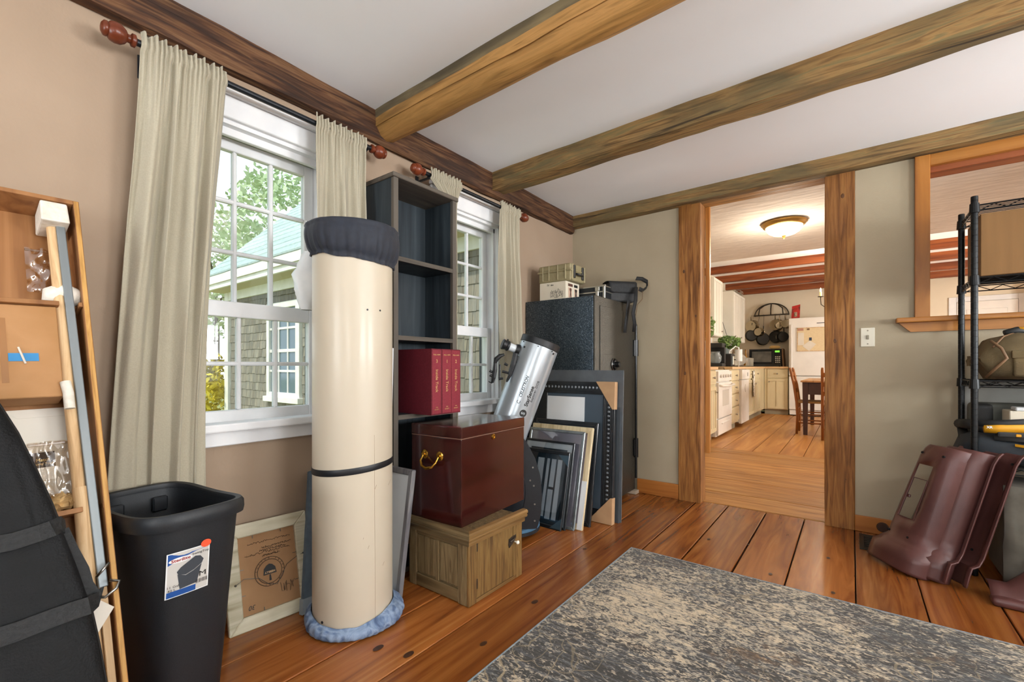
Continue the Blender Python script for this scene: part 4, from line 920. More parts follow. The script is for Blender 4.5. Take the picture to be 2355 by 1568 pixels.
for i in range(15):
    th_ = PI * i / 14; rows.append([((xa + xb) / 2 + (xb - xa) / 2 * math.sin(th_) * math.cos(p_) * (1 + .5 * noise.noise(Vector((math.cos(p_) * 3, math.sin(p_) * 3, i * .6)))), d2 + .022 + .022 * math.cos(th_) * (1 + .5 * noise.noise(Vector((p_, i * .5, 9)))), -.05 + .028 * math.sin(th_) * math.sin(p_) * (1 + .5 * noise.noise(Vector((math.cos(p_) * 4, 3, i * .7))))) for p_ in [2 * PI * j / 24 for j in range(24)]])
B().grid(rows, closed=True).obj('wad', M('kraft_gold', ['#b8935c', '#cda972', '#8f6e42'], .7, scale=20), o, local=True)
o = in_case('white_card', 'white card corner sticking out beside the black bag', 'card'); cc = kin(240, 1405, .014)
B().prism([(cc.x + sg * .018, cc.y + .002), (cc.x - sg * .012, cc.y + .034), (cc.x - sg * .06, cc.y - .01), (cc.x - sg * .02, cc.y - .05)], .012, .0135).obj('sheet', 'paper_white', o, local=True)
o = in_case('foam_offcut', 'cream foam offcut lying in the foot of the plywood case', 'foam'); B().box((min(kx(-.12), kx(-.016)), th + .001, -.09), (max(kx(-.12), kx(-.016)), th + .16, -.02), .012, 2).obj('pad', 'foam_white', o, local=True)

# ================================================================== black padded bag in front of the case
bgp = in_case('padded_bag', 'large black padded equipment bag with webbing straps leaning on the plywood case', 'bag')
M('bag_nylon', ['#0c0d0e', '#141517'], .6, spec=.25, scale=14, bump=.25, bscale=220); M('webbing', ['#191a1b', '#242526'], .7, scale=120, bump=.4)
ol = [(-210, 790), (-60, 850), (0, 928), (40, 990), (85, 1080), (120, 1155), (150, 1232), (185, 1320), (212, 1400), (230, 1480), (246, 1568), (258, 1680), (268, 1880), (-260, 1960)]
zf = .075
def outline(z, shrink=0): 
    pts = [kin(u, v, z) for u, v in ol]; c = sum((Vector((p.x, p.y, 0)) for p in pts), Vector()) / len(pts)
    return [((p.x - c.x) * (1 - shrink) + c.x, max(.012, (p.y - c.y) * (1 - shrink) + c.y)) for p in pts]
ol_ = outline(zf); rows = []
for i, (z, s) in enumerate(((.006, .05), (.010, .015), (.02, 0), (.055, 0), (.066, .012), (.080, .035), (.088, .09), (.092, .3), (.094, .6), (.094, .999))):
    c = Vector((sum(p[0] for p in ol_) / len(ol_), sum(p[1] for p in ol_) / len(ol_))); pts = []
    for k in range(len(ol_)):
        for f in (0, .33, .66):
            p0, p1 = Vector(ol_[k]), Vector(ol_[(k + 1) % len(ol_)]); p = p0.lerp(p1, f); p = c + (p - c) * (1 - s)
            pts.append((p.x, p.y, z + (.006 * noise.noise(Vector((p.x * 9, p.y * 16, 3))) if z > .05 else 0)))
    rows.append(pts)
b = B(); b.grid(rows, closed=True); b.grid([[(c.x, c.y, .006)] * len(rows[0]), rows[0]], closed=True); bmesh.ops.remove_doubles(b.bm, verts=b.bm.verts, dist=1e-5); bmesh.ops.recalc_face_normals(b.bm, faces=b.bm.faces)
b.obj('padded_body', 'bag_nylon', bgp, local=True, smooth=60)
for z in (.026, .05): B().tube([(x, y, z) for x, y in ol_[1:13]], .005, 8).obj('piping', 'webbing', bgp, local=True, smooth=True)
def strap(pts, w):
    L_ = [kin(u, v, z) for u, v, z in pts]; rows = []
    for i, p in enumerate(L_):
        d = (L_[min(i + 1, len(L_) - 1)] - L_[max(i - 1, 0)]).normalized(); n_ = d.cross(Vector((0, 0, 1)) if abs(d.z) < .8 else Vector((1, 0, 0))).normalized()
        rows.append([p - n_ * w / 2, p + n_ * w / 2])
    B().grid(rows).obj('strap', 'webbing', bgp, local=True, solid=.003)
strap([(-60, 1262, .106), (30, 1245, .107), (90, 1226, .107), (120, 1215, .104), (140, 1205, .085), (150, 1212, .06)], .034)
strap([(-60, 1485, .106), (40, 1452, .107), (110, 1425, .108), (165, 1405, .107), (205, 1392, .104), (226, 1378, .08), (215, 1360, .06)], .036)
strap([(143, 1218, .07), (165, 1265, .075), (190, 1310, .077), (200, 1345, .078), (222, 1375, .075)], .022)

# ================================================================== reflector telescope on its rocker base
def KP(u, v, k): return CAM + ray(u, v) * k
M('scope_silver', ['#b4bcc2', '#bcc4c9'], .28, .55, scale=3); M('scope_black', ['#17181a', '#1f2022'], .45, scale=40); M('base_black', ['#16171b', '#1c1e23'], .5, scale=50)
tl = thing('telescope', 'silver reflector telescope with phone dock on a black rocker base', 'telescope', (.29, 2.04, 0))
TT, TB = Vector((.420, 2.175, 1.098)), Vector((.158, 1.93, .13)); ax = (TT - TB).normalized(); TL = (TT - TB).length; R8 = .112
n0 = (CAM - (TT + TB) / 2); n0 = (n0 - ax * n0.dot(ax)).normalized(); lf = ax.cross(n0)
if lf.dot(Vector((RR[0], RR[1], 0))) > 0: lf = -lf            # lf points to the left as seen from the camera
TM = axes(TB, lf.cross(ax) if lf.cross(ax).dot(n0) > 0 else -lf.cross(ax), lf, ax)
B(TM).lathe([(R8, .0), (R8, TL - .035)], 48).obj('optical_tube', 'scope_silver', tl, smooth=40)
B(TM).lathe([(R8 - .004, .0), (R8 + .003, .0), (R8 + .003, .03), (R8 + .0005, .032)], 48).obj('rear_ring', 'scope_black', tl, smooth=30)
B(TM).lathe([(R8 + .0005, TL - .04), (R8 + .003, TL - .037), (R8 + .004, TL - .004), (R8 + .001, TL), (R8 - .006, TL), (R8 - .01, TL - .012), (0, TL - .014)], 48).obj('front_ring', 'scope_black', tl, smooth=30)
def tpt(phi, s, r=R8): return TB + ax * s + (n0 * math.cos(phi) + lf * math.sin(phi)) * r
for ph, s in ((.75, TL - .075), (-.9, TL - .055), (.05, TL - .048), (-.75, TL - .046), (.95, TL - .046)): 
    d = (tpt(ph, s) - (TB + ax * s)).normalized(); B().cyl(tpt(ph, s) - d * .002, tpt(ph, s) + d * .003, .006 if s < TL - .05 else .0035, n=10).obj('screw', 'scope_black', tl)
def ttext(st, size, s, phi, **k): text('lettering', st, size, 'ink_black', Matrix.Identity(4), tl, bend=lambda v: tpt(phi + v.y / R8, s + v.x, R8 + .0006 + v.z), **k)
ttext('CELESTRON', .0225, TL - .285, .02, bold=.0006, shear=.2); ttext('StarSense', .030, TL - .325, -.40, bold=.0008); ttext('Explorer  DOB', .020, TL - .290, -.60)
lg = B(); lg.grid([[tpt(-.40 + .021 * k * math.sin(a) / R8, TL - .425 + .021 * k * math.cos(a), R8 + .0006) for a in [2 * PI * i / 28 for i in range(28)]] for k in (.01, .5, 1)], closed=True); lg.obj('round_logo', 'ink_black', tl)
ttext('S', .030, TL - .425, -.40, bold=.001) if 0 else text('logo_mark', 'S', .030, 'scope_silver', Matrix.Identity(4), tl, bend=lambda v: tpt(-.40 + v.y / R8, TL - .425 + v.x, R8 + .0012 + v.z), bold=.0012)
B().grid([[tpt(.02 + .010 * k * math.sin(a) / R8, TL - .372 + .010 * k * math.cos(a), R8 + .0006) for a in [.6 + 5 * i / 20 for i in range(21)]] for k in (.72, 1)]).obj('brand_crescent', 'ink_black', tl)
# focuser and eyepiece
fd = (lf * .95 + n0 * .3).normalized(); f0 = TB + ax * (TL - .10) + fd * (R8 - .004)
B().cyl(f0, f0 + fd * .022, .034, .030, 20).obj('focuser_base', 'scope_black', tl, smooth=40)
B().cyl(f0 + fd * .022, f0 + fd * .06, .023, n=20).obj('focuser_tube', M('scope_white', '#d5dadd', .3), tl, smooth=40)
B().tube([f0 + fd * t for t in (.06, .064, .066, .074, .078, .10, .104)], [.023, .029, .029, .029, .025, .031, .026], 20).obj('eyepiece', 'scope_black', tl, smooth=30)
B().sphere(f0 + fd * .068 + Vector((0, 0, .034)), .006, 8).obj('set_screw', 'scope_black', tl)
# phone dock
kd = 2.52
br = B(); br.tube([KP(1186, 812, kd), KP(1180, 838, kd), KP(1172, 862, kd)], [.014, .015, .013], 8); br.tube([KP(1174, 860, kd), KP(1168, 872, kd), KP(1165, 878, kd)], [.010, .008, .004], 8); br.obj('dock_bracket', 'scope_black', tl)
B().box((-.022, -.018, -.008), (.022, .018, .008), .003, M=axes(tpt(1.0, TL - .155, R8 + .004), ax, lf, n0)).obj('mount_shoe', 'scope_black', tl)
ar = B(); ar.tube([KP(1160, 815, kd), KP(1150, 818, kd), KP(1141, 826, kd), KP(1138, 836, kd)], [.006, .013, .015, .009], 10); ar.obj('mirror_arm', 'scope_black', tl, smooth=50)
ar = B(); ar.tube([KP(1139, 830, kd), KP(1138, 850, kd), KP(1135, 868, kd), KP(1132, 880, kd)], [.008, .013, .013, .007], 8); ar.tube([KP(1150, 838, kd), KP(1149, 868, kd)], .005, 6); ar.tube([KP(1132, 881, kd), KP(1125, 878, kd), KP(1124, 876, kd)], .003, 6); ar.obj('phone_clamp', 'scope_black', tl)
for a, c in (((1126, 852), (1132, 856)), ((1127, 862), (1133, 866)), ((1147, 871), (1157, 870)), ((1160, 836), (1168, 840)), ((1155, 854), (1172, 858))): B().cyl(KP(*a, kd), KP(*c, kd), .008, .0065, 10).obj('clamp_knob', 'scope_black', tl)
# rocker base
BC = Vector((.29, 2.04, 0)); hx_ = Vector((.73, .68, 0)).normalized(); al = Vector((.68, -.73, 0)).normalized()
B().lathe([(.172, .030), (.175, .033), (.175, .045), (.172, .048)], 48, Matrix.Translation(BC)).obj('ground_board', 'base_black', tl, smooth=30)
B().lathe([(.170, .0485), (.173, .051), (.173, .063), (.170, .066)], 48, Matrix.Translation(BC)).obj('turntable', M('base_blue', ['#3f6684', '#4b7391'], .4), tl, smooth=30)
for q in range(3):
    a = q * 2.094 - .95; p = BC + Vector((math.cos(a) * .14, math.sin(a) * .14, 0)); B().lathe([(.016, 0), (.018, .006), (.014, .014), (.010, .03)], 14, Matrix.Translation(p)).obj('foot', 'scope_black', tl, smooth=40)
half = [(.14, .066), (.160, .15), (.165, .25), (.157, .35), (.128, .45), (.08, .54), (.03, .60)]
outl = half + [(-x, z) for x, z in half[::-1]]
def plate(off, s=1):
    m = []; cxy = (0, .27)
    for k in range(64):
        a = 2 * PI * k / 64; d = Vector((math.cos(a), math.sin(a))); best = None
        for i in range(len(outl)):
            p, q = Vector((outl[i][0] * s, outl[i][1])), Vector((outl[(i + 1) % len(outl)][0] * s, outl[(i + 1) % len(outl)][1])); e = q - p; den = d.x * e.y - d.y * e.x
            if abs(den) < 1e-9: continue
            w = p - Vector(cxy); t = (w.x * e.y - w.y * e.x) / den; u = (w.x * d.y - w.y * d.x) / den
            if t > 0 and -1e-6 <= u <= 1 + 1e-6: best = t if best is None else max(best, t)
        m.append((d, best))
    def P(d, t, o): return BC + hx_ * (d.x * t) + Vector((0, 0, cxy[1] + d.y * t)) + al * o
    hole = [1 / math.sqrt((d.x / (.075 * s)) ** 2 + (d.y / .155) ** 2) for d, _ in m]
    rows = [[P(d, h, off) for (d, _), h in zip(m, hole)], [P(d, t, off) for d, t in m], [P(d, t, off + .018) for d, t in m], [P(d, h, off + .018) for (d, _), h in zip(m, hole)]]
    b = B().grid(rows + [rows[0]], closed=True); bmesh.ops.recalc_face_normals(b.bm, faces=b.bm.faces); return b
plate(.122).obj('side_board', 'base_black', tl); plate(-.14, .9).obj('side_board', 'base_black', tl)
B(axes(BC, hx_, al, Vector((0, 0, 1)))).box((-.14, -.12, .066), (-.122, .12, .30), .003).obj('front_board', 'base_black', tl)
for z, h in ((.40, .115), (.30, .12), (.20, .125), (.11, .125), (.33, .10)): B().cyl(BC + hx_ * h + al * .139 + Vector((0, 0, z)), BC + hx_ * h + al * .1425 + Vector((0, 0, z)), .005, n=10).obj('bolt', 'steel', tl)

# ================================================================== safe
sf = thing('gun_safe', 'large dark grey metal safe with dial in the corner by the doorway', 'safe', (.28, 2.94, 0))
M('hammered_metal', ['#36404a', '#5b6873', '#454f59', '#77848f'], .3, .9, scale=150, detail=2, bump=.35, bscale=150, pos=(.35, .66)); M('safe_door', ['#45423b', '#514d44', '#3d3a34'], .38, .4, scale=160, detail=2, bump=.25, bscale=160)
B().box((.006, 2.602, .025), (.535, 3.268, 1.405), .006, 2).obj('body', 'hammered_metal', sf)
B().box((.535, 2.602, .025), (.548, 3.268, 1.405), .004, 2).obj('front_frame', 'safe_door', sf)
sd = B().box((.545, 2.665, .09), (.556, 3.205, 1.345), .003, 2).obj('door', 'safe_door', sf)
B().box((.5555, 2.70, .20), (.5575, 2.95, 1.03), .001).obj('door_panel', 'safe_door', sd)
M('dial_black', '#0f1011', .25); dm = Matrix.Translation((.556, 2.86, .962)) @ Matrix.Rotation(PI / 2, 4, 'Y')
B().lathe([(.042, 0), (.042, .006), (.036, .012), (.034, .022), (.020, .024), (.020, .044), (.017, .048), (0, .048)], 32, dm).obj('dial', 'dial_black', sd, smooth=30)
B().lathe([(.0415, .0055), (.043, .008), (.0415, .0105)], 32, dm, cap=False).obj('dial_ring', 'steel', sd, smooth=40)
for z0, z1, r in ((.345 - .07, .345 + .07, .017), (1.085 - .06, 1.085 + .06, .017), (.12, 1.26, .009)): B().cyl((.572, 3.222, z0), (.572, 3.222, z1), r, n=16).obj('hinge' if r > .01 else 'hinge_rod', 'dial_black', sf, smooth=40)
for z in (.345, 1.085): B().box((.548, 3.20, z - .06), (.572, 3.265, z + .06), .003).obj('hinge_leaf', 'dial_black', sf)
B().box((.45, 3.2, 0), (.58, 3.26, .026), .003).obj('foot', M('foot_pale', '#b9aa95', .8), sf); B().box((.02, 2.64, 0), (.45, 2.70, .026), .003).obj('foot', 'foot_pale', sf); B().box((.02, 3.2, 0), (.2, 3.26, .026), .003).obj('foot', 'foot_pale', sf)

# ---- things on the safe
wbx = thing('white_box', 'white cardboard box with cartoon print and scribble on top of the safe', 'box', (.215, 2.71, 1.405))
M('box_white', ['#e0d8c4', '#d6cdb8'], .7, scale=9)
B().box((.112, 2.622, 1.4055), (.322, 2.806, 1.525), .002).obj('carton', 'box_white', wbx)
EM = axes((.3232, 2.622, 1.4055), (0, 1, 0), (0, 0, 1), (1, 0, 0)); SM = axes((.112, 2.6212, 1.4055), (1, 0, 0), (0, 0, 1), (0, -1, 0))
M('print_salmon', '#b98773', .6)
b = B(EM)
for x in (.055, .135):
    b.box((x - .022, .012, -.001), (x + .022, .078, .0004)); 
b.obj('printed_patch', M('print_pale', '#c9a892', .6), wbx, kind='stuff')
for x, w in ((.06, .03), (.135, .024)):
    q = B(EM); q.box((x - w, .088, -.001), (x + w, .106, .0006), .0); q.prism([(x - .012, .012), (x - .006, .050), (x - .016, .070), (x, .078), (x + .016, .070), (x + .006, .050), (x + .012, .012), (x + .004, .012), (x, .035), (x - .004, .012)], -.001, .0008); q.obj('printed_figure', 'ink_black' if x > .1 else M('print_brown', '#5b3a30', .6), wbx, kind='stuff')
for k in range(3): scribble(wbx, SM @ Matrix.Translation((0, 0, .0125)), .09, .19, .022 + .018 * k, .016, 26, 40 + k, .0008).obj('scribble', 'ink_black', wbx, kind='stuff')
text('handwriting', 'TV  6m', .018, 'ink_black', SM @ Matrix.Translation((.085, .10, 0)), wbx, shear=.2)
tcs = thing('hard_case', 'tan ribbed plastic hard case lying on the white box', 'case', (.23, 2.74, 1.526))
M('case_tan', ['#8f8462', '#9a8f6c'], .55, scale=60, bump=.05); M('latch_dark', '#2a2824', .5)
zc = 1.5262
B().box((.10, 2.628, zc), (.355, 2.83, zc + .070), .012, 3).obj('lower_shell', 'case_tan', tcs, smooth=40); lid = B().box((.098, 2.626, zc + .073), (.357, 2.832, zc + .118), .016, 3).obj('lid', 'case_tan', tcs, smooth=40)
B().box((.093, 2.622, zc + .066), (.360, 2.836, zc + .078), .003).obj('seam_flange', 'case_tan', tcs)
for x in (.13, .18, .25, .31): B().box((x, 2.620, zc + .012), (x + .010, 2.634, zc + .112), .003).obj('rib', 'case_tan', tcs)
for y in (2.66, 2.775): B().box((.353, y, zc + .02), (.366, y + .024, zc + .108), .004).obj('latch', 'latch_dark', tcs)
B().tube([(.358, 2.695, zc + .052), (.378, 2.70, zc + .044), (.382, 2.73, zc + .042), (.378, 2.76, zc + .044), (.358, 2.765, zc + .052)], .007, 8).obj('handle', 'latch_dark', tcs, smooth=True)
for y in (2.636, 2.805): B().box((.35, y, zc + .004), (.364, y + .018, zc + .114), .004).obj('corner_rib', 'case_tan', tcs)
alc = thing('flight_case', 'black flight case with silver edges behind the white box', 'case', (.3, 2.96, 1.405)); M('case_black', ['#14171a', '#1e2225'], .4)
B().box((.11, 2.843, 1.4065), (.498, 3.10, 1.462), .002).obj('body', 'case_black', alc); B().box((.11, 2.843, 1.466), (.498, 3.10, 1.502), .002).obj('lid', 'case_black', alc)
M('bright_alu', '#c9c6ba', .3, .9)
for q in (((.108, 2.839, 1.498), (.50, 2.846, 1.506)), ((.108, 2.839, 1.460), (.50, 2.846, 1.468)), ((.495, 2.839, 1.498), (.503, 3.10, 1.506)), ((.495, 2.839, 1.46), (.503, 3.10, 1.468))): B().box(*q, .001).obj('edge_strip', 'bright_alu', alc)
for x in (.499,): B().box((x - .012, 2.836, 1.4065), (x + .006, 2.851, 1.505), .003).obj('corner_post', 'bright_alu', alc)
lt = B(); lt.box((.43, 2.833, 1.47), (.462, 2.842, 1.498), .002); lt.box((.435, 2.830, 1.43), (.458, 2.842, 1.470), .003); lt.obj('catch', 'bright_alu', alc); B().sphere((.502, 2.842, 1.505), .008, 10).obj('corner_ball', 'bright_alu', alc)
BGM = rotz(math.radians(49), (.49, 2.935, 1.4065)); bgb = thing('camera_bag', 'black shoulder bag with flap and hanging strap on the edge of the safe', 'bag', mat=BGM)
M('bag_black', ['#191a1b', '#242526'], .7, scale=60, bump=.2); M('bag_side', ['#2e2f30', '#3a3b3b'], .75, scale=60)
B().box((0, .004, 0), (.205, .105, .135), .018, 3).obj('body', 'bag_side', bgb, local=True, smooth=50)
rows = []
for i in range(12):
    t = i / 11
    if t < .4: y, z = .108 - .108 * t / .4, .142 + .006 * math.sin(PI * t / .4)
    else: q = (t - .4) / .6; y, z = -.004 - .003 * math.sin(PI * q), .140 - .078 * q
    wd = .003 if t < .85 else .003 + (t - .85) * .12
    rows.append([(-.006 + wd + (.217 - 2 * wd) * j / 8, y, z) for j in range(9)])
B().grid(rows).obj('flap', 'bag_black', bgb, local=True, smooth=True, solid=.006)
def ribbon(parent, pts, w, mat, name='strap', wd=None):
    rows = []; pts = [Vector(p) for p in pts]
    for i, p in enumerate(pts):
        d = (pts[min(i + 1, len(pts) - 1)] - pts[max(i - 1, 0)]).normalized(); s = Vector(wd) if wd else d.cross(Vector((1, -.6, 0))).normalized(); rows.append([p - s * w / 2, p + s * w / 2])
    return B().grid(rows).obj(name, mat, parent, solid=.003, smooth=True)
ribbon(bgb, [PX(1463, 640, .60), PX(1476, 641, .62), PX(1488, 648, .64), PX(1488, 660, .65), PX(1478, 668, .65), PX(1470, 664, .645)], .03, 'bag_black', wd=(.3, .3, .9))
ribbon(bgb, [PX(1463, 660, .64), PX(1462, 690, .65), PX(1456, 720, .64), PX(1460, 745, .63), PX(1458, 763, .62)], .030, 'bag_black', wd=(.5, .8, 0))
ribbon(bgb, [PX(1446, 690, .61), PX(1443, 715, .59), PX(1440, 740, .585), PX(1437, 765, .58)], .032, 'bag_black', wd=(.3, .9, 0))
B().tube([PX(1470, 660, .64), PX(1478, 672, .65), PX(1477, 688, .65), PX(1466, 700, .64), PX(1462, 725, .63)], .002, 6).obj('cord', M('cord_brown', '#6b5236', .7), bgb, smooth=True)

# ================================================================== picture frames leaning on the safe
M('frame_black', ['#16181b', '#22262a'], .3, scale=30, coat=.4); M('frame_slate', ['#4e5357', '#5f6468'], .45, scale=12); M('mat_slate', ['#3f4c57', '#485561'], .7); M('mat_mauve', ['#9c929c', '#a89ea6'], .8); M('mat_white', '#e2e4e4', .8)
wood('frame_cream', ['#c8b48c', '#dccaa4', '#b39b72'], 'Y', .6, scale=20); M('frame_silver', ['#8d9698', '#aab1b2'], .3, .8, scale=30); M('art_dark', ['#20303a', '#2c3f4a', '#17222a'], .4, scale=5); glassmat('picture_glass', '#f0f3f5', .16)
GRP = 'picture frames stacked against the safe'
def lean(label, br, tr, w, border, depth, fm, cm, **k):
    br = Vector(br); tr = Vector(tr); upv = tr - br; h = Vector((0, upv.y, upv.z)).length
    return pic('picture_frame', label, 'picture frame', (br.x - w, br.y, br.z), (1, 0, 0), upv, w, h, border, depth, fm, cm, group=GRP, **k)
gp = B().hexa([(.12, 2.572, 0), (.735, 2.572, 0), (.735, 2.580, 0), (.12, 2.580, 0)], [(.12, 2.590, .925), (.745, 2.590, .925), (.745, 2.598, .925), (.12, 2.598, .925)]).obj('backing_board', 'frame_slate', label='tall plain grey board at the back of the frame stack', cat='board')
gp2 = B().hexa([(.3, 2.555, 0), (.728, 2.555, 0), (.728, 2.565, 0), (.3, 2.565, 0)], [(.3, 2.577, .70), (.728, 2.577, .70), (.728, 2.587, .70), (.3, 2.587, .70)]).obj('backing_board', M('board_dark', ['#3c4247', '#474d52'], .5), label='shorter dark board just in front of the tall grey board', cat='board')
orn = lean('ornate black beaded frame with brown kraft corner covers', (.709, 2.500, 0), (.709, 2.548, .852), .56, .078, .03, 'frame_black', 'mat_slate')
OM = W[orn.name]; h_ = Vector((0, .048, .852)).length; w_ = .56
bd = B(OM)
for i in range(30):
    z = .012 + (h_ - .09) * i / 29
    bd.sphere((w_ - .036, z + .05 if 0 else z + .03, .002), .0095, 6, (1, .8, .6))
for i in range(18): bd.sphere((w_ - .07 - i * .025, h_ - .036, .002), .0095, 6, (.8, 1, .6))
bd.obj('beading', M('bead_grey', ['#6f757a', '#8b9196'], .35, .3), orn, kind='stuff')
for q in (.012, .022, .056, .066):
    g = B(OM); g.box((w_ - q - .005, .012, 0), (w_ - q, h_ - q, .004), .001); g.box((.012, h_ - q - .005, 0), (w_ - q, h_ - q, .004), .001); g.obj('moulding_line', 'frame_black', orn)
for pts in ([(w_ - .125, h_ + .003), (w_ + .004, h_ + .003), (w_ + .004, h_ - .165), (w_ - .012, h_ - .165)], [(w_ - .012, .158), (w_ + .004, .158), (w_ + .004, -.0), (w_ - .135, -.0), (w_ - .13, .03)]):
    B(OM).prism(pts, -.03, .010, None, .002).obj('corner_cover', M('kraft_corner', ['#b08a64', '#bd9870'], .8, scale=14, bump=.1), orn)
wmb = B(OM).box((w_ - .50, .40, -.006), (w_ - .205, .755, -.003)).obj('mat_board', 'mat_white', label='white mat board propped in the ornate black frame', cat='board')
lean('plain black frame in front of the ornate frame', (.622, 2.385, .0), (.622, 2.500, .605), .46, .03, .016, 'frame_black', 'frame_slate', lip='frame_black')
crm = lean('cream wooden frame with white lower side strip', (.612, 2.305, .0), (.612, 2.452, .578), .44, .036, .018, 'frame_cream', 'mat_mauve')
B(W[crm.name]).box((.44 - .034, .004, .0), (.438, .28, .003)).obj('white_strip', 'mat_white', crm)
lean('silver metal frame with mauve mat under glass', (.575, 2.278, .0), (.575, 2.418, .555), .40, .018, .014, 'frame_silver', 'mat_mauve', glass='picture_glass', mat='mat_mauve', matw=.06)
lean('dark metal frame with white mat and corner brackets', (.532, 2.250, .0), (.532, 2.370, .49), .36, .014, .012, 'frame_black', 'art_dark', glass='picture_glass', mat='mat_white', matw=.035)
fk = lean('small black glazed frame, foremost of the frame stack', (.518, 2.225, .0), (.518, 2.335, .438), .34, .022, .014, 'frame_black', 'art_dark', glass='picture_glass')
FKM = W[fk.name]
for x0, x1, y0, y1 in ((.185, .205, .06, .40), (.215, .25, .05, .22), (.218, .25, .235, .40), (.262, .292, .05, .40), (.12, .165, .05, .40)): B(FKM).box((x0, y0, -.0085), (x1, y1, -.0075)).obj('pane_reflection', 'panel_white', fk)  # white strips stand in for window panes reflected in the glass
for x, y, s in ((.34 - .03, .438 - .03, -1), (.34 - .03, .03, 1)):
    B(FKM).prism([(.34 - .004, y - s * .022), (.34 - .004, y + s * .04), (.34 - .075, y - s * .022)], -.001, .0015).obj('corner_bracket', M('bracket_blue', ['#4d6370', '#5a7280'], .35, .6), fk)

# ================================================================== wire shelving
M('shelf_black', ['#141516', '#1f2122'], .38, .5, scale=20)
ws = thing('wire_shelving', 'black wire shelving rack with round posts against the far wall', 'shelf rack', (2.75, 3.05, 0))
SX0, SX1, SY0, SY1 = 2.297, 3.25, 2.897, 3.2
prof = []
z = .02
while z < 1.70:
    prof += [(.0127, z), (.0127, z + .0235), (.0118, z + .0243), (.0118, z + .0252)]; z += .0254
prof += [(.0127, 1.70), (.0127, 1.704), (.010, 1.707), (0, 1.708)]
pme = B().lathe([(.011, 0), (.0127, .004)] + prof, 16).mesh()
for x in (SX0, SX1):
    for y in (SY0, SY1):
        p = put('post', pme.copy(), 'shelf_black', None, smooth=30); p.parent = ws; p.matrix_local = W[ws.name].inverted() @ Matrix.Translation((x, y, 0)); W[p.name] = W[ws.name]
for zs in (1.68, 1.352, .882, .50):
    s = B(); r = .003
    for y in (SY0, SY1):
        for dz in (0, -.026): s.tube([(SX0 + .012, y, zs + dz), (SX1 - .012, y, zs + dz)], r, 6)
        n = 22; s.tube([(SX0 + .02 + (SX1 - SX0 - .04) * i / n, y, zs - (.003 if i % 2 else .024)) for i in range(n + 1)], .0022, 5)
    for x in (SX0, SX1):
        for dz in (0, -.026): s.tube([(x, SY0 + .012, zs + dz), (x, SY1 - .012, zs + dz)], r, 6)
        n = 12; s.tube([(x, SY0 + .015 + (SY1 - SY0 - .03) * i / n, zs - (.003 if i % 2 else .024)) for i in range(n + 1)], .0022, 5)
    so = s.obj('shelf_frame', 'shelf_black', ws)
    for i in range(1, 12): B().tube([(SX0, SY0 + (SY1 - SY0) * i / 12, zs + .003), (SX1, SY0 + (SY1 - SY0) * i / 12, zs + .003)], .0019, 5).obj('shelf_wire', 'shelf_black', so)
    for x in (SX0 + .33, SX0 + .66): B().tube([(x, SY0, zs - .004), (x, SY1, zs - .004)], .003, 6).obj('cross_wire', 'shelf_black', so)
    for x in (SX0, SX1):
        for y in (SY0, SY1): B().lathe([(.0128, -.034), (.0185, -.034), (.0165, .008), (.0128, .008)], 16, Matrix.Translation((x, y, zs))).obj('collar', 'shelf_black', so)
cb_ = thing('cardboard_box', 'large plain brown carton on the second wire shelf', 'box', (2.6, 3.03, 1.358))
B().box((2.318, 2.905, 1.3585), (2.92, 3.19, 1.640), .002).obj('carton', M('carton_brown', ['#77562f', '#825f36'], .85, scale=4, stretch=(6, 6, .4), bump=.06), cb_)
B().box((2.318, 3.04, 1.6405), (2.92, 3.052, 1.6412)).obj('top_seam', 'packing_tape', cb_)
# canvas tool bag
cbg = thing('canvas_bag', 'olive canvas tool bag with yellow and blue handles on the middle shelf', 'bag', (2.58, 3.05, .888)); M('canvas_olive', ['#54472e', '#65563a', '#716243'], .9, scale=7, bump=.2, bscale=160); M('leather_brown', ['#6b4f34', '#7c5d3e'], .6, scale=20)
secs = [(2.30, .055, .06, .11), (2.325, .105, .115, .075), (2.36, .125, .19, .02), (2.45, .13, .215, 0), (2.6, .13, .185, 0), (2.8, .13, .18, 0), (2.9, .12, .15, 0), (2.93, .05, .08, .02)]
rows = []
for x, hw, hh, zo in secs:
    r = []
    for j in range(28):
        a = 2 * PI * j / 28; c, s = math.cos(a), math.sin(a); e = .5
        y = hw * abs(c) ** e * (1 if c > 0 else -1); zz = hh / 2 + hh / 2 * abs(s) ** e * (1 if s > 0 else -1); y *= 1 - .35 * max(0, zz / max(hh, .01) - .4)
        r.append((x + .008 * noise.noise(Vector((j * .6, x * 9, 1))), 3.045 + y + .01 * noise.noise(Vector((x * 8, j * .5, 2))), .889 + (zo * (1 - zz / max(hh, .01)) if x < 2.35 else 0) + zz + .006 * noise.noise(Vector((x * 11, j * .4, 5))) * (zz > .02)))
    rows.append(r)
b = B().grid(rows, closed=True); b.grid([[rows[0][0]] * 1 + [rows[0][0]], [rows[0][1], rows[0][0]]]) if 0 else None
for r in (rows[0], rows[-1]): t = bmesh.new(); t.faces.new([t.verts.new(p) for p in r]); b._add(t)
bmesh.ops.recalc_face_normals(b.bm, faces=b.bm.faces); b.obj('body', 'canvas_olive', cbg, smooth=60)
B().tube([(2.34, 2.935, .90), (2.37, 2.912, .945), (2.40, 2.905, .985), (2.385, 2.915, 1.03), (2.355, 2.935, 1.065)], .006, 8).obj('seam_piping', 'leather_brown', cbg, smooth=True)
B().box((2.42, 2.908, .905), (2.62, 2.922, 1.0), .012, 3).obj('front_pocket', 'canvas_olive', cbg, smooth=40); B().box((2.415, 2.904, .985), (2.625, 2.924, 1.02), .006, 2).obj('pocket_flap', 'canvas_olive', cbg, smooth=40)
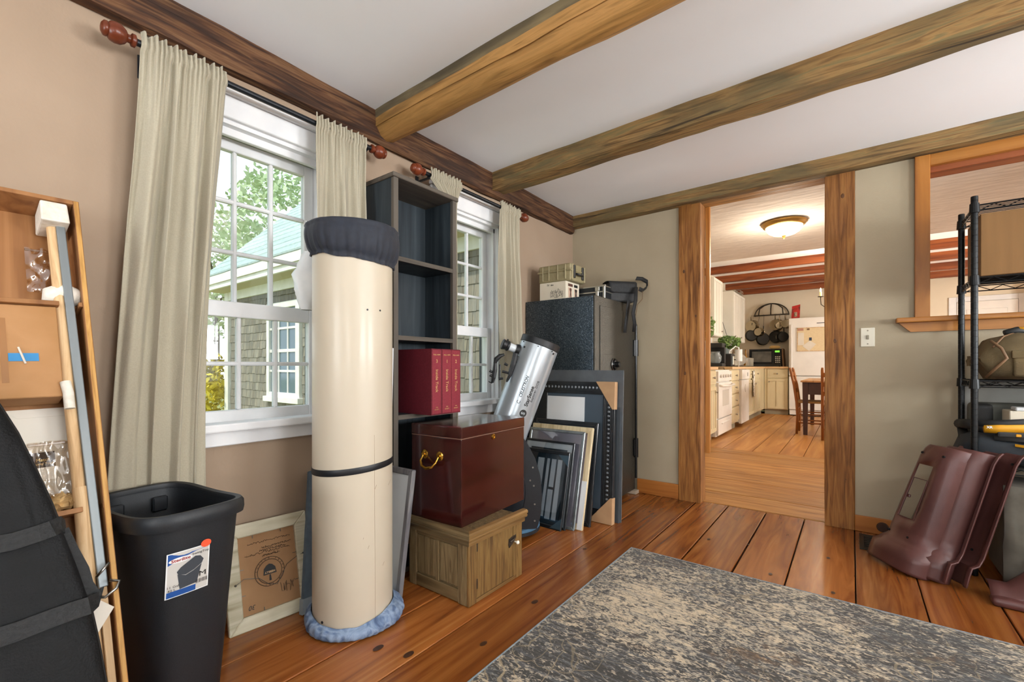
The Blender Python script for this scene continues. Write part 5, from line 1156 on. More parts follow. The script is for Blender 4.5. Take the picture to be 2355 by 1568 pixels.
for q in range(3): B().tube([(2.36 + q * .2, 2.925 + .01 * (q % 2), 1.035), (2.40 + q * .2, 2.96, 1.085), (2.44 + q * .2, 3.0, 1.10)], .004, 6).obj('top_seam', 'leather_brown', cbg, smooth=True)
for x in (2.50,): 
    B().box((x, 2.912, 1.035), (x + .07, 2.924, 1.055), .003).obj('buckle_strap', 'leather_brown', cbg); B().box((x + .022, 2.906, 1.03), (x + .04, 2.918, 1.06), .002).obj('buckle', M('buckle_dull', '#7d776a', .4, .8), cbg)
M('tool_yellow', ['#e0a21c', '#d4951a'], .45); M('tool_black', ['#1a1b1b', '#262727'], .6); M('tool_navy', ['#24344d', '#2d3f5c'], .6)
o = thing('pliers', 'yellow and black tool grip sticking out of the canvas bag', 'tool', (2.5, 3.03, 1.1)); B().tube([(2.41, 3.0, 1.102), (2.45, 3.01, 1.113), (2.50, 3.02, 1.103)], [.013, .017, .012], 10).obj('grip', 'tool_black', o, smooth=True); B().tube([(2.455, 3.004, 1.121), (2.50, 3.013, 1.115), (2.525, 3.02, 1.092)], .008, 8).obj('grip_inlay', 'tool_yellow', o, smooth=True)
o = thing('mallet', 'navy blue rounded tool head resting on the canvas bag', 'tool', (2.6, 3.0, 1.08)); B().tube([(2.53, 2.985, 1.075), (2.56, 2.985, 1.088), (2.62, 2.985, 1.09), (2.66, 2.985, 1.08)], [.012, .02, .02, .012], 12).obj('head', 'tool_navy', o, smooth=True); B().cyl((2.60, 2.99, 1.08), (2.66, 3.05, 1.05), .01, n=10).obj('handle', 'tool_black', o)
# lower shelf: dark tool bag, drill, box, cushion
o = thing('tool_bag', 'dark soft tool bag with yellow trim on the lowest visible shelf', 'bag', (2.6, 3.0, .507)); rows = []
for x, hw, hh in ((2.245, .05, .05), (2.27, .10, .11), (2.32, .13, .14), (2.5, .135, .12), (2.75, .135, .11), (2.9, .1, .09), (2.93, .04, .04)):
    rows.append([(x, 3.02 + hw * abs(math.cos(a)) ** .6 * (1 if math.cos(a) > 0 else -1), .507 + hh / 2 + hh / 2 * abs(math.sin(a)) ** .6 * (1 if math.sin(a) > 0 else -1) + .008 * noise.noise(Vector((x * 14, a, 0))) * (math.sin(a) > 0)) for a in [2 * PI * j / 24 for j in range(24)]])
b = B().grid(rows, closed=True)
for r in (rows[0], rows[-1]): t = bmesh.new(); t.faces.new([t.verts.new(p) for p in r]); b._add(t)
bmesh.ops.recalc_face_normals(b.bm, faces=b.bm.faces); b.obj('body', M('nylon_dark', ['#1a2026', '#262d33'], .7, scale=30, bump=.2), o, smooth=60)
ribbon(o, [(2.42, 2.885, .605), (2.55, 2.878, .590), (2.66, 2.876, .575), (2.75, 2.876, .572)], .012, 'tool_yellow', 'trim', wd=(0, .4, .9)); ribbon(o, [(2.60, 2.874, .56), (2.64, 2.872, .60), (2.66, 2.88, .625)], .05, 'tool_yellow', 'side_patch', wd=(1, 0, 0)) if 0 else None
ribbon(o, [(2.36, 2.90, .63), (2.48, 2.89, .628), (2.62, 2.885, .61), (2.74, 2.885, .60)], .022, 'tool_black', 'handle', wd=(0, .5, .9))
o = thing('cordless_tool', 'yellow and black power tool lying on the dark tool bag', 'tool', (2.42, 2.93, .64))
B().tube([(2.33, 2.92, .668), (2.38, 2.92, .672), (2.45, 2.92, .678), (2.475, 2.92, .672)], [.02, .024, .024, .018], 12).obj('housing', 'tool_yellow', o, smooth=True); B().tube([(2.31, 2.92, .690), (2.40, 2.92, .694), (2.47, 2.92, .704), (2.482, 2.92, .690)], [.014, .018, .018, .012], 10).obj('top_cover', 'tool_black', o, smooth=True)
B().box((2.37, 2.90, .632), (2.46, 2.945, .660), .008, 2).obj('battery', 'tool_black', o); text('lettering', 'XR', .014, 'label_white', axes((2.345, 2.897, .676), (1, 0, 0), (0, 0, 1), (0, -1, 0)), o, bold=.0005); B().box((2.425, 2.8965, .640), (2.442, 2.901, .652), .002).obj('badge', 'tool_yellow', o)
o = thing('tool_glove', 'black and yellow lettered work glove beside the power tool', 'glove', (2.53, 2.9, .62)); B().tube([(2.47, 2.90, .625), (2.52, 2.895, .640), (2.58, 2.895, .655), (2.64, 2.9, .65)], [.016, .024, .026, .014], 10).obj('palm', 'tool_black', o, smooth=True)
ribbon(o, [(2.495, 2.868, .62), (2.53, 2.866, .645), (2.55, 2.868, .662)], .010, 'tool_yellow', 'piping', wd=(.8, 0, -.5)); ribbon(o, [(2.545, 2.866, .628), (2.575, 2.864, .655), (2.60, 2.866, .672)], .010, 'tool_yellow', 'piping', wd=(.8, 0, -.5)); ribbon(o, [(2.50, 2.864, .63), (2.56, 2.864, .652)], .022, 'tool_yellow', 'logo_patch', wd=(.4, 0, .9))
o = thing('parts_carton', 'long white cardboard carton behind the power tool', 'box', (2.62, 3.0, .70)); B().box((2.42, 2.97, .66), (2.85, 3.10, .748), .003).obj('carton', 'box_white', o); B().box((2.44, 2.975, .7485), (2.80, 3.06, .765), .004).obj('loose_lid', 'panel_white', o)
o = thing('storage_pouch', 'dark grey zip pouch standing behind the white carton', 'pouch', (2.45, 3.14, .6)); B().box((2.31, 3.10, .60), (2.62, 3.18, .775), .03, 4).obj('body', M('pouch_grey', ['#4a4b45', '#595a52'], .8), o, smooth=50); B().box((2.315, 3.095, .61), (2.40, 3.185, .772), .028, 4).obj('end_panel', 'tool_black', o, smooth=50)
o = thing('black_tool_case', 'glossy black plastic bag lump on the white carton', 'bag', (2.6, 3.03, .77)); B().tube([(2.50, 3.03, .775), (2.55, 3.03, .795), (2.63, 3.03, .805), (2.72, 3.03, .79)], [.015, .03, .04, .02], 12).obj('sack', M('poly_black', ['#101113', '#1c1e21'], .25), o, smooth=True)
B().hexa([(2.30, 3.262, .45), (3.2, 3.262, .45), (3.2, 3.283, .45), (2.30, 3.283, .45)], [(2.30, 3.262, .885), (3.2, 3.262, .885), (3.2, 3.283, .885), (2.30, 3.283, .885)]).obj('insulation_sheet', M('felt_grey', ['#9a9a93', '#a8a8a1'], .9, scale=9), label='pale grey sheet standing between rack and wall', cat='board')
o = thing('cable_roll', 'dark rolled strap hanging over the back post of the rack', 'strap', (2.3, 3.1, .62)); B().tube([(2.28, 3.12, .665), (2.30, 3.05, .672), (2.35, 3.0, .66)], .024, 12).obj('roll', 'tool_black', o, smooth=True); ribbon(o, [(2.285, 3.10, .65), (2.28, 3.02, .61), (2.30, 2.93, .60)], .04, 'tool_black', 'tail', wd=(.9, .2, .3))
o = thing('folded_blanket', 'grey brown folded fabric under the lowest shelf', 'blanket', (2.75, 3.0, 0)); rows = []
for i in range(9): rows.append([(2.37 + .7 * j / 20, 2.80 + .010 * math.sin(j * .9 + i) + .02 * noise.noise(Vector((j * .3, i * .5, 0))), .02 + .42 * i / 8) for j in range(21)])
B().grid(rows).obj('front_fold', M('fabric_grey', ['#57534a', '#645f55'], .9, scale=20), o, smooth=True, solid=.01); B().box((2.38, 2.815, .01), (3.05, 3.15, .43), .03, 3).obj('folds', 'fabric_grey', o)

# ================================================================== brown plastic panels leaning in a stack
M('plastic_brown', ['#4f2e2b', '#593632', '#623d3a'], .36, scale=5, bump=.06, bscale=260)
PH, PWd = .60, .315
def panel_mesh(concave, hole):
    """moulded panel: flat face, edge rolled back on one side, flared stepped foot; x across, y up, z toward the viewer"""
    us = [0, .012, .06, .12, .18, .225, .25, .268, .282, .292, .298, .300]; ys = [0, .012, .05, .085, .100, .110, .122, .135, .18, .235, .29, .36, .43, .50, .545, .58, .595, .60]
    def pt(u, y):
        if concave:
            z = -.035 + .035 * (min(1, max(0, (.07 - u) / .05)) + min(1, max(0, (u - .235) / .05)))
            if y < .09: z += .02
        else:
            z = 0; k = max(0, (u - .215) / .085); z = -.078 * (1 - math.sqrt(max(0, 1 - k * k))); 
        fl = .052 if y < .088 else (.052 - .022 * min(1, (y - .088) / .012) if y < .105 else max(0, .030 * (1 - (y - .105) / .03)))
        x = u * .82 * (1 - .22 * y / PH) + .14 * y
        xo = x + (fl * .5 if u > .2 else -fl * .42 if u < .03 else 0)
        if y < .02: z -= .003
        return (xo, y, z + fl * .75 - (.02 * max(0, (y - .545) / .055) ** 2) - (.035 * (1 - min(1, u / .03)) if u < .03 and not concave else 0))
    rows = [[pt(u, y) for u in us] for y in ys]
    b = B().grid(rows, skip=(lambda i, j: 9 <= i <= 12 and 2 <= j <= 3) if hole else None); bmesh.ops.recalc_face_normals(b.bm, faces=b.bm.faces); return b
e_ = Vector((.57, -.82, 0)).normalized(); upv = (Vector((.82, .57, 0)) * .165 + Vector((0, 0, .59))).normalized(); upv = (upv - e_ * upv.dot(e_)).normalized(); nv = e_.cross(upv)
GP = 'brown moulded plastic panels leaning in a stack'
for i, (ox, oy, cc, hl, lb) in enumerate(((1.935, 2.905, 0, 1, 'brown plastic panel with rectangular hand hole, front of the leaning stack'), (2.0, 2.908, 0, 0, 'smooth brown plastic panel directly behind the one with the hand hole'), (2.062, 2.908, 1, 0, 'hollow side brown panel with rounded groove, middle of the leaning stack'), (2.125, 2.904, 1, 0, 'hollow brown panel at the back of the stack under the black strap'))):
    t = thing('sawhorse_leg', lb, 'panel', mat=axes(Vector((ox, oy, .004)) - nv * .0 + Vector((0, 0, .0)), e_, upv, nv), group=GP)
    panel_mesh(cc, hl).obj('moulded_sheet', 'plastic_brown', t, local=True, smooth=55, solid=.006, bevel=0)
    if hl:
        r = B(); r.tube([(.078, .235, 0), (.168, .235, 0), (.184, .43, 0), (.102, .43, 0)], .005, 6, closed=True); r.obj('hole_rim', 'plastic_brown', t, local=True)
        B().box((.088, .33, -.012), (.108, .345, -.002), .003).obj('catch', 'plastic_brown', t, local=True)
    for x, y in ((.115, .555), (.225, .555), (.05, .15), (.165, .15)): B().cyl((x, y, -.004 if not cc else -.03), (x, y, .0045 if not cc else -.028), .0055, n=10).obj('screw_hole', 'void_black', t, local=True)
t = thing('sawhorse_leg', 'short brown moulded piece lying on the floor beside the leaning stack', 'panel', (2.42, 2.66, 0)); rows = []
for i in range(13):
    q = i / 12; rows.append([(2.30 + .42 * j / 14, 2.60 + .10 * q, .006 + .16 * math.sin(PI * min(1, .08 + q * .5)) * (.35 + .65 * min(1, max(0, (j - 2) / 3))) * (1 if j < 14 else .9)) for j in range(15)])
b = B().grid(rows); b.box((2.30, 2.57, .002), (2.74, 2.63, .03), .012, 3); b.obj('moulded_sheet', 'plastic_brown', t, smooth=50, solid=.005)

# ================================================================== hall and kitchen beyond the doorway
KX0, KX1, KY0, KY1, KYM, HZ, KZ = -.18, 5.5, 3.402, 10.85, 5.62, 2.2, 2.6
fh = struct(B().box((KX0, 3.335, -.12), (KX1, KYM, -.022)).obj('floor_hall', 'subfloor'))
ys = [3.34, 3.50, 3.66, 3.90, 4.10, 4.38, 4.665, 5.0, 5.36, 5.61]
for a, b in zip(ys, ys[1:]): B().box((.0, a + .002, -.022), (4.9, b - .002, random.uniform(-.001, .001)), .002).obj('plank', 'hall_wood', fh)
fk_ = struct(B().box((KX0, KYM, -.12), (KX1, KY1, -.022)).obj('floor_kitchen', 'subfloor'))
xs = [.02, .35, .655, .965, 1.22, 1.445, 1.70, 1.98, 2.3]
while xs[-1] < 5.2: xs.append(xs[-1] + .3)
for a, b in zip(xs, xs[1:]): B().box((a + .003, KYM + .003, -.022), (b - .003, KY1 - .02, random.uniform(-.001, 0)), .002).obj('plank', 'kitchen_floor_wood', fk_)
struct(B().box((KX0, 3.30, HZ), (KX1, 5.78, HZ + .1)).obj('ceiling_hall', 'ceiling_plaster'))
struct(B().box((KX0, 5.70, KZ), (KX1, KY1, KZ + .1)).obj('ceiling_kitchen', 'ceiling_paint'))
struct(B().box((KX0, 5.70, HZ + .1), (KX1, 5.78, KZ)).obj('wall_kitchen_soffit', 'kitchen_paint'))
struct(wall_boxes(B(), 'Y', KX0 - .1, KX0, KY0, KY1, 2.72, [(8.0, 8.72, 1.15, 2.0)]).obj('wall_kitchen_left', 'kitchen_paint'))
struct(B().box((KX0 - .1, KY1, 0), (KX1 + .1, KY1 + .1, 2.72)).obj('wall_kitchen_far', 'kitchen_paint'))
struct(wall_boxes(B(), 'Y', KX1, KX1 + .1, KY0, KY1, 2.72, [(6.9, 8.3, .75, 1.95)]).obj('wall_kitchen_right', 'kitchen_paint'))
plain_window('window_6', 'Y', KX1 + .05, 6.9, 8.3, .75, 1.95); plain_window('window_7', 'Y', KX0 - .05, 8.0, 8.72, 1.15, 2.0)
for y, lb in ((8.0, 'first red brown beam of the kitchen ceiling behind the dome lamp'), (8.88, 'second red brown kitchen beam behind the first'), (9.82, 'third red brown kitchen beam near the pot rack wall'), (10.68, 'last red brown kitchen beam against the pot rack wall')):
    o = beam('kitchen_beam', 'beam_red', lb, (KX0, y, KZ), (KX1, y, KZ), .10, .115, .004, 30, .2, y); o['group'] = 'beams of the kitchen ceiling'
# ---- dome ceiling lamp
lmp = thing('ceiling_lamp', 'lit dome ceiling lamp with brass rim in the hall', 'lamp', (1.384, 4.523, 2.08)); lz = HZ - .001; LMt = Matrix.Translation((1.384, 4.523, 0))
M('lamp_brass', ['#8a6a33', '#a07c40'], .35, .8); M('lamp_glass', '#ffe9b8', .4, emit=('#ffd68a', 5.5))
B().lathe([(.15, lz), (.172, lz - .004), (.176, lz - .016), (.165, lz - .024), (.160, lz - .036), (.148, lz - .044), (.140, lz - .044)], 40, LMt, cap=False).obj('rim', 'lamp_brass', lmp, smooth=40)
B().lathe([(.142, lz - .040), (.138, lz - .06), (.120, lz - .085), (.088, lz - .105), (.045, lz - .117), (0, lz - .12)], 40, LMt, cap=False).obj('glass_bowl', 'lamp_glass', lmp, smooth=True)
B().lathe([(.0, lz - .115), (.016, lz - .118), (.018, lz - .124), (.008, lz - .130), (.008, lz - .136), (.012, lz - .141), (0, lz - .15)], 16, LMt, cap=False).obj('finial', 'lamp_brass', lmp, smooth=True)
ld = bpy.data.lights.new('ceiling_lamp_light', 'POINT'); ld.energy = 16; ld.color = WARM; ld.shadow_soft_size = .12
lo_ = bpy.data.objects.new('ceiling_lamp_light', ld); COL.objects.link(lo_); lo_.parent = lmp; lo_.location = (0, 0, -.14)
# ---- cabinets
M('cab_cream', ['#d8c9a4', '#cfc09a'], .5, scale=3); M('cab_white', ['#e4dfd3', '#dad5c8'], .45, scale=3); M('knob_steel', '#a9a49a', .3, .9); M('appliance_white', ['#eeeae4', '#e6e2dc'], .25); M('kick_grey', '#9a8f78', .7); M('counter_top', ['#cfa877', '#d8b486'], .4, scale=20)
FL = lambda y0: axes((.45, y0, 0), (0, 1, 0), (-1, 0, 0), (0, 0, 1))     # left run: x along Y, front at y=0
FF = lambda x0: axes((x0, 10.2, 0), (1, 0, 0), (0, 1, 0), (0, 0, 1))     # far run
def door(p, x0, x1, z0, z1, y=0, mat='cab_cream', knob=None, split=False, planks=0):
    d = B().box((x0, y - .012, z0), (x1, y, z1), .001).obj('door', mat, p, local=True); s = .045
    for q in (((x0, z0), (x0 + s, z1)), ((x1 - s, z0), (x1, z1)), ((x0 + s, z0), (x1 - s, z0 + s)), ((x0 + s, z1 - s), (x1 - s, z1))): B().box((q[0][0], y - .02, q[0][1]), (q[1][0], y - .0125, q[1][1]), .001).obj('door_rail', mat, d, local=True)
    if split: B().box(((x0 + x1) / 2 - .02, y - .02, z0 + s), ((x0 + x1) / 2 + .02, y - .0125, z1 - s), .001).obj('door_rail', mat, d, local=True)
    for i in range(1, planks): xx = x0 + s + (x1 - x0 - 2 * s) * i / planks; B().box((xx - .003, y - .0135, z0 + s), (xx + .003, y - .0122, z1 - s)).obj('groove', 'kick_grey', d, local=True)
    if knob: B().lathe([(.007, 0), (.006, .012), (.015, .02), (.012, .028), (0, .03)], 12, Matrix.Translation((knob[0], y - .02, knob[1])) @ Matrix.Rotation(PI / 2, 4, 'X')).obj('knob', 'knob_steel', d, local=True)
def drawer(p, x0, x1, z0, z1, y=0, mat='cab_cream'):
    d = B().box((x0, y - .016, z0), (x1, y, z1), .002).obj('drawer_front', mat, p, local=True); B().box((x0 + .035, y - .0185, z0 + .03), (x1 - .035, y - .016, z1 - .03), .001).obj('drawer_panel', mat, d, local=True)
    B().lathe([(.007, 0), (.006, .012), (.016, .02), (.013, .03), (0, .032)], 12, Matrix.Translation(((x0 + x1) / 2, y - .018, (z0 + z1) / 2)) @ Matrix.Rotation(PI / 2, 4, 'X')).obj('knob', 'knob_steel', d, local=True)
CT = .905
def base(label, m, w, d=.6, kick=True, name='base_cabinet'):
    c = thing(name, label, 'cabinet', mat=m, group='cream base cabinets'); B().box((0, 0, .10), (w, d, CT), .001).obj('body', 'cab_cream', c, local=True); B().box((0, .05, 0), (w, d, .10)).obj('toe_kick', 'kick_grey', c, local=True); return c
c = base('narrow cream cabinet at the near side of the range', FL(5.80), .40); drawer(c, .02, .38, .72, .89); door(c, .02, .38, .12, .69, knob=(.33, .62), planks=3)
c = base('cream drawer cabinet between range and dishwasher', FL(7.07), .60)
for a, b in ((.74, .89), (.55, .72), (.36, .53), (.13, .34)): drawer(c, .02, .58, a, b)
c = base('cream sink cabinet with hanging dish towel', FL(8.32), 1.30); drawer(c, .02, .62, .74, .89); drawer(c, .66, 1.28, .74, .89); door(c, .02, .62, .12, .71, knob=(.56, .64), planks=4); door(c, .66, 1.28, .12, .71, knob=(.72, .64), planks=4)
B().box((1.302, -.004, .10), (1.88, .0, CT)).obj('filler', 'cab_cream', c, local=True); B().box((1.302, .05, 0), (1.88, .08, .10)).obj('toe_kick', 'kick_grey', c, local=True)
c = base('cream corner cabinet with panelled door under the microwave', FF(.46), .405); B().box((0, -.004, .1), (.05, 0, CT)).obj('filler', 'cab_cream', c, local=True); drawer(c, .055, .395, .72, .89); door(c, .055, .395, .115, .70, knob=(.085, .645), split=True)
ctp = thing('countertop', 'butcher block coloured counter running round the kitchen corner', 'countertop', (.2, 9, CT))
B().box((KX0 + .001, 7.07, CT + .001), (.485, 10.16, CT + .038), .003).obj('slab', 'counter_top', ctp); B().box((KX0 + .001, 10.16, CT + .001), (.872, KY1 - .001, CT + .038), .003).obj('slab', 'counter_top', ctp); B().box((KX0 + .001, 5.79, CT + .001), (.485, 6.2, CT + .038), .003).obj('slab', 'counter_top', ctp)
# range
RM = FL(6.225); rg2 = thing('kitchen_range', 'white gas range with oven door and lower drawer', 'range', mat=RM, ); rw = .82
B().box((0, 0, .03), (rw, .6, .90), .004).obj('body', 'appliance_white', rg2, local=True); B().box((.01, -.03, .75), (rw - .01, 0, .885), .008, 2).obj('control_panel', 'appliance_white', rg2, local=True)
od = B().box((.01, -.035, .27), (rw - .01, 0, .735), .008, 2).obj('oven_door', 'appliance_white', rg2, local=True); B().box((.22, -.037, .42), (.60, -.034, .63), .002).obj('oven_window', M('oven_glass', '#cfc8bd', .15), od, local=True)
B().tube([(.04, -.035, .70), (.06, -.075, .695), (rw / 2, -.09, .685), (rw - .06, -.075, .695), (rw - .04, -.035, .70)], .013, 8).obj('oven_handle', 'appliance_white', od, local=True, smooth=True)
dw = B().box((.01, -.03, .05), (rw - .01, 0, .255), .006, 2).obj('lower_drawer', 'appliance_white', rg2, local=True); B().box((.18, -.042, .185), (.62, -.028, .205), .005, 2).obj('drawer_pull', 'appliance_white', dw, local=True)
for i in range(5): B().lathe([(.022, 0), (.020, .018), (0, .02)], 14, Matrix.Translation((.12 + i * .145, -.03, .82)) @ Matrix.Rotation(PI / 2, 4, 'X')).obj('knob', M('range_knob', '#cbc6bd', .4), rg2, local=True)
B().box((0, .55, .90), (rw, .6, 1.0), .004).obj('backguard', 'appliance_white', rg2, local=True)
M('cast_iron', '#20201f', .6, .3)
for x in (.2, .62):
    for y in (.14, .40):
        b = B(); b.tube([(x + .09 * math.cos(q), y + .09 * math.sin(q), .925) for q in [2 * PI * j / 16 for j in range(16)]], .006, 6, closed=True)
        for q in range(4): b.tube([(x, y, .925), (x + .11 * math.cos(q * PI / 2), y + .11 * math.sin(q * PI / 2), .925), (x + .11 * math.cos(q * PI / 2), y + .11 * math.sin(q * PI / 2), .902)], .006, 6)
        b.obj('burner_grate', 'cast_iron', rg2, local=True)
# dishwasher
DM = FL(7.68); dwr = thing('dishwasher', 'narrow white dishwasher between drawers and sink cabinet', 'dishwasher', mat=DM)
B().box((.005, 0, .08), (.625, .58, CT - .004), .003).obj('body', 'appliance_white', dwr, local=True); dd = B().box((.005, -.045, .06), (.625, -.002, .735), .006, 2).obj('door', 'appliance_white', dwr, local=True); B().box((.005, -.055, .745), (.625, -.002, .895), .006, 2).obj('control_panel', 'appliance_white', dwr, local=True)
B().box((.43, -.058, .79), (.46, -.054, .85), .001).obj('latch_slot', 'latch_dark', dwr, local=True); B().tube([(.30, -.046, .66), (.27, -.047, .60), (.30, -.046, .54)], .003, 6).obj('door_mark', 'kick_grey', dd, local=True)
# towel on the sink cabinet
tw = thing('dish_towel', 'patterned dish towel hanging on the sink cabinet drawer', 'towel', mat=FL(8.32)); rows = [[(.44 + .13 * j / 8, -.035 - .008 * math.sin(j * 1.3 + i * .1), .86 - .44 * i / 10) for j in range(9)] for i in range(11)]
B().grid(rows).obj('cloth', M('towel_print', ['#e8e2d6', '#ded7c9', '#77726a'], .9, scale=26, pos=(.5, .62)), tw, local=True, smooth=True, solid=.004); B().tube([(.40, -.03, .865), (.62, -.03, .865)], .006, 6).obj('towel_rail', 'knob_steel', tw, local=True)
# wall cabinets
def wallcab(label, y0, y1, z0, z1, n, kn):
    m = axes((.15, y0, 0), (0, 1, 0), (-1, 0, 0), (0, 0, 1)); c = thing('wall_cabinet', label, 'cabinet', mat=m, group='white wall cabinets'); w = y1 - y0
    B().box((0, 0, z0), (w, .328, z1), .001).obj('body', 'cab_white', c, local=True)
    for i in range(n): door(c, w * i / n + .006, w * (i + 1) / n - .006, z0 + .008, z1 - .01, mat='cab_white', knob=(w * i / n + kn * w / n, z0 + .09), planks=3)
    return c
wallcab('white wall cabinet on the near side of the sink window', 7.35, 7.93, 1.42, 2.33, 1, .85); wallcab('white wall cabinet between sink window and pot rack wall', 8.78, 9.85, 1.40, 2.30, 2, .15)
# tray and foil boxes on the wall cabinet
o = thing('serving_tray', 'silver tray lying on top of the far wall cabinet', 'tray', (0, 9.1, 2.30)); B().box((-.15, 8.85, 2.3005), (.18, 9.5, 2.312), .003).obj('plate', 'bright_alu', o); B().tube([(-.15, 8.85, 2.315), (.18, 8.85, 2.315), (.18, 9.5, 2.315), (-.15, 9.5, 2.315)], .008, 6, closed=True).obj('rim', 'bright_alu', o)
o = thing('basket', 'small metal wire basket on top of the far wall cabinet', 'basket', (.0, 9.6, 2.3)); b = B()
for z in (2.305, 2.36, 2.41): b.tube([(-.1, 9.55, z), (.14, 9.55, z), (.14, 9.82, z), (-.1, 9.82, z)], .005, 6, closed=True)
for x in (-.1, .02, .14):
    for y in (9.55, 9.68, 9.82): b.tube([(x, y, 2.302), (x, y, 2.41)], .004, 5)
b.obj('wires', 'bright_alu', o)
# plants
leafmat('ivy_leaf', ['#3f5a2c', '#64803f', '#8ba05c'])
for lb, c_, r, sc, n in (('ivy trailing in front of the near wall cabinet', (.17, 6.80, 1.52), .16, (.8, .7, 1.35), 260), ('leafy plant hanging under the sink window', (.18, 8.35, 1.36), .2, (.9, 1.6, .55), 420)):
    o = thing('potted_ivy', lb, 'plant', (c_[0], c_[1], c_[2] - .3)); foliage(c_, r, n, .035, sc, int(c_[1] * 10)).obj('foliage', 'ivy_leaf', o)
    B().lathe([(.05, 0), (.07, .10), (.075, .105), (.065, .105), (.06, .09), (0, .09)], 18, Matrix.Translation((c_[0], c_[1], c_[2] - .06))).obj('pot', M('pot_white', '#d9dadb', .4), o, smooth=40)
    B().tube([(c_[0], c_[1], c_[2]), (c_[0] + .03, c_[1] + .05, c_[2] - .12), (c_[0], c_[1] - .02, c_[2] - .22)], .006, 6).obj('stem', 'ivy_leaf', o); B().tube([(c_[0], c_[1], c_[2]), (c_[0] - .1, c_[1], c_[2] + .35), (KX0 + .001, c_[1], c_[2] + .42)], .004, 5).obj('hanger', 'cast_iron', o)
# counter things
zc = CT + .039; M('clear_jug', '#b9c4c8', .1, trans=.6)
o = thing('coffee_maker', 'black coffee maker on the counter behind the range', 'coffee maker', (.22, 7.2, zc)); B().box((.12, 7.10, zc), (.34, 7.34, zc + .05), .01, 2).obj('base', 'tool_black', o); B().box((.12, 7.26, zc + .05), (.34, 7.34, zc + .33), .01, 2).obj('tower', 'tool_black', o); B().box((.12, 7.10, zc + .28), (.34, 7.34, zc + .35), .012, 2).obj('head', 'tool_black', o); B().lathe([(.06, 0), (.08, .03), (.085, .10), (.06, .15), (.065, .17)], 20, Matrix.Translation((.23, 7.18, zc + .052))).obj('carafe', 'clear_jug', o, smooth=40)
o = thing('toaster', 'small black and chrome toaster on the counter', 'toaster', (.3, 7.55, zc)); B().box((.18, 7.46, zc), (.40, 7.70, zc + .20), .025, 3).obj('body', 'tool_black', o, smooth=40); B().box((.402, 7.50, zc + .03), (.41, 7.66, zc + .16), .003).obj('chrome_face', 'bright_alu', o); B().box((.41, 7.57, zc + .1), (.43, 7.60, zc + .115), .003).obj('lever', 'tool_black', o)
o = thing('kettle', 'dark kettle with curved spout on the counter by the range', 'kettle', (.1, 7.45, zc)); B().lathe([(.08, 0), (.085, .05), (.07, .14), (.05, .2), (.05, .24), (0, .25)], 20, Matrix.Translation((.08, 7.62, zc))).obj('body', 'tool_black', o, smooth=40); B().tube([(.08, 7.66, zc + .1), (.1, 7.75, zc + .16), (.1, 7.78, zc + .24)], .014, 8).obj('spout', 'tool_black', o, smooth=True); B().tube([(.08, 7.56, zc + .23), (.08, 7.6, zc + .32), (.08, 7.68, zc + .23)], .010, 8).obj('handle', 'tool_black', o, smooth=True)
o = thing('dish_rack', 'white wire dish rack with plates on the sink counter', 'dish rack', (.25, 8.8, zc)); b = B()
for z in (zc + .012, zc + .15): b.tube([(.08, 8.45, z), (.42, 8.45, z), (.42, 9.2, z), (.08, 9.2, z)], .006, 6, closed=True)
for i in range(14): y = 8.47 + i * .054; b.tube([(.42, y, zc + .012), (.425, y, zc + .15)], .004, 5); b.tube([(.08, y, zc + .012), (.075, y, zc + .15)], .004, 5)
b.obj('wires', 'bright_alu', o); B().box((.06, 8.42, zc), (.44, 9.23, zc + .010), .004).obj('tray', 'tool_black', o)
for i in range(5):
    q = B().lathe([(0, 0), (.06, .002), (.10, .012), (.102, .015), (.06, .006), (0, .004)], 24, axes((.25, 8.55 + i * .1, zc + .125), (1, 0, 0), (0, 0, 1), (0, -1, 0))).obj('plate', 'porcelain', smooth=50, label='white plate standing in the dish rack', cat='plate', group='plates in the dish rack')
o = thing('paper_towel_roll', 'white paper towel roll on curved stand by the sink', 'paper towel', (.3, 8.36, zc)); B().lathe([(.02, 0), (.055, 0), (.055, .2), (.02, .2)], 20, Matrix.Translation((.33, 8.36, zc + .09))).obj('roll', 'mat_white', o, smooth=40); B().tube([(.33, 8.36, zc), (.33, 8.36, zc + .32), (.30, 8.25, zc + .34), (.24, 8.12, zc + .26), (.22, 8.08, zc)], .010, 8).obj('stand', 'mat_white', o, smooth=True)
o = thing('blender', 'glass jug blender on the counter beneath the wall cabinet', 'blender', (.05, 8.9, zc)); B().lathe([(.08, 0), (.075, .08), (.06, .13)], 20, Matrix.Translation((.02, 8.9, zc))).obj('base', 'tool_black', o, smooth=40); B().lathe([(.055, .131), (.085, .36), (.08, .36), (.05, .14)], 20, Matrix.Translation((.02, 8.9, zc)), cap=False).obj('jug', 'clear_jug', o, smooth=40); B().lathe([(.088, .36), (.088, .39), (.03, .40), (.03, .42), (0, .42)], 20, Matrix.Translation((.02, 8.9, zc))).obj('lid', 'tool_black', o, smooth=40); B().tube([(.09, 8.94, zc + .34), (.13, 8.98, zc + .30), (.11, 8.97, zc + .18)], .010, 8).obj('handle', 'leather_brown', o, smooth=True)
M('oil_gold', '#b8862a', .15, trans=.5); M('bottle_amber', '#7a4a22', .15, trans=.4)
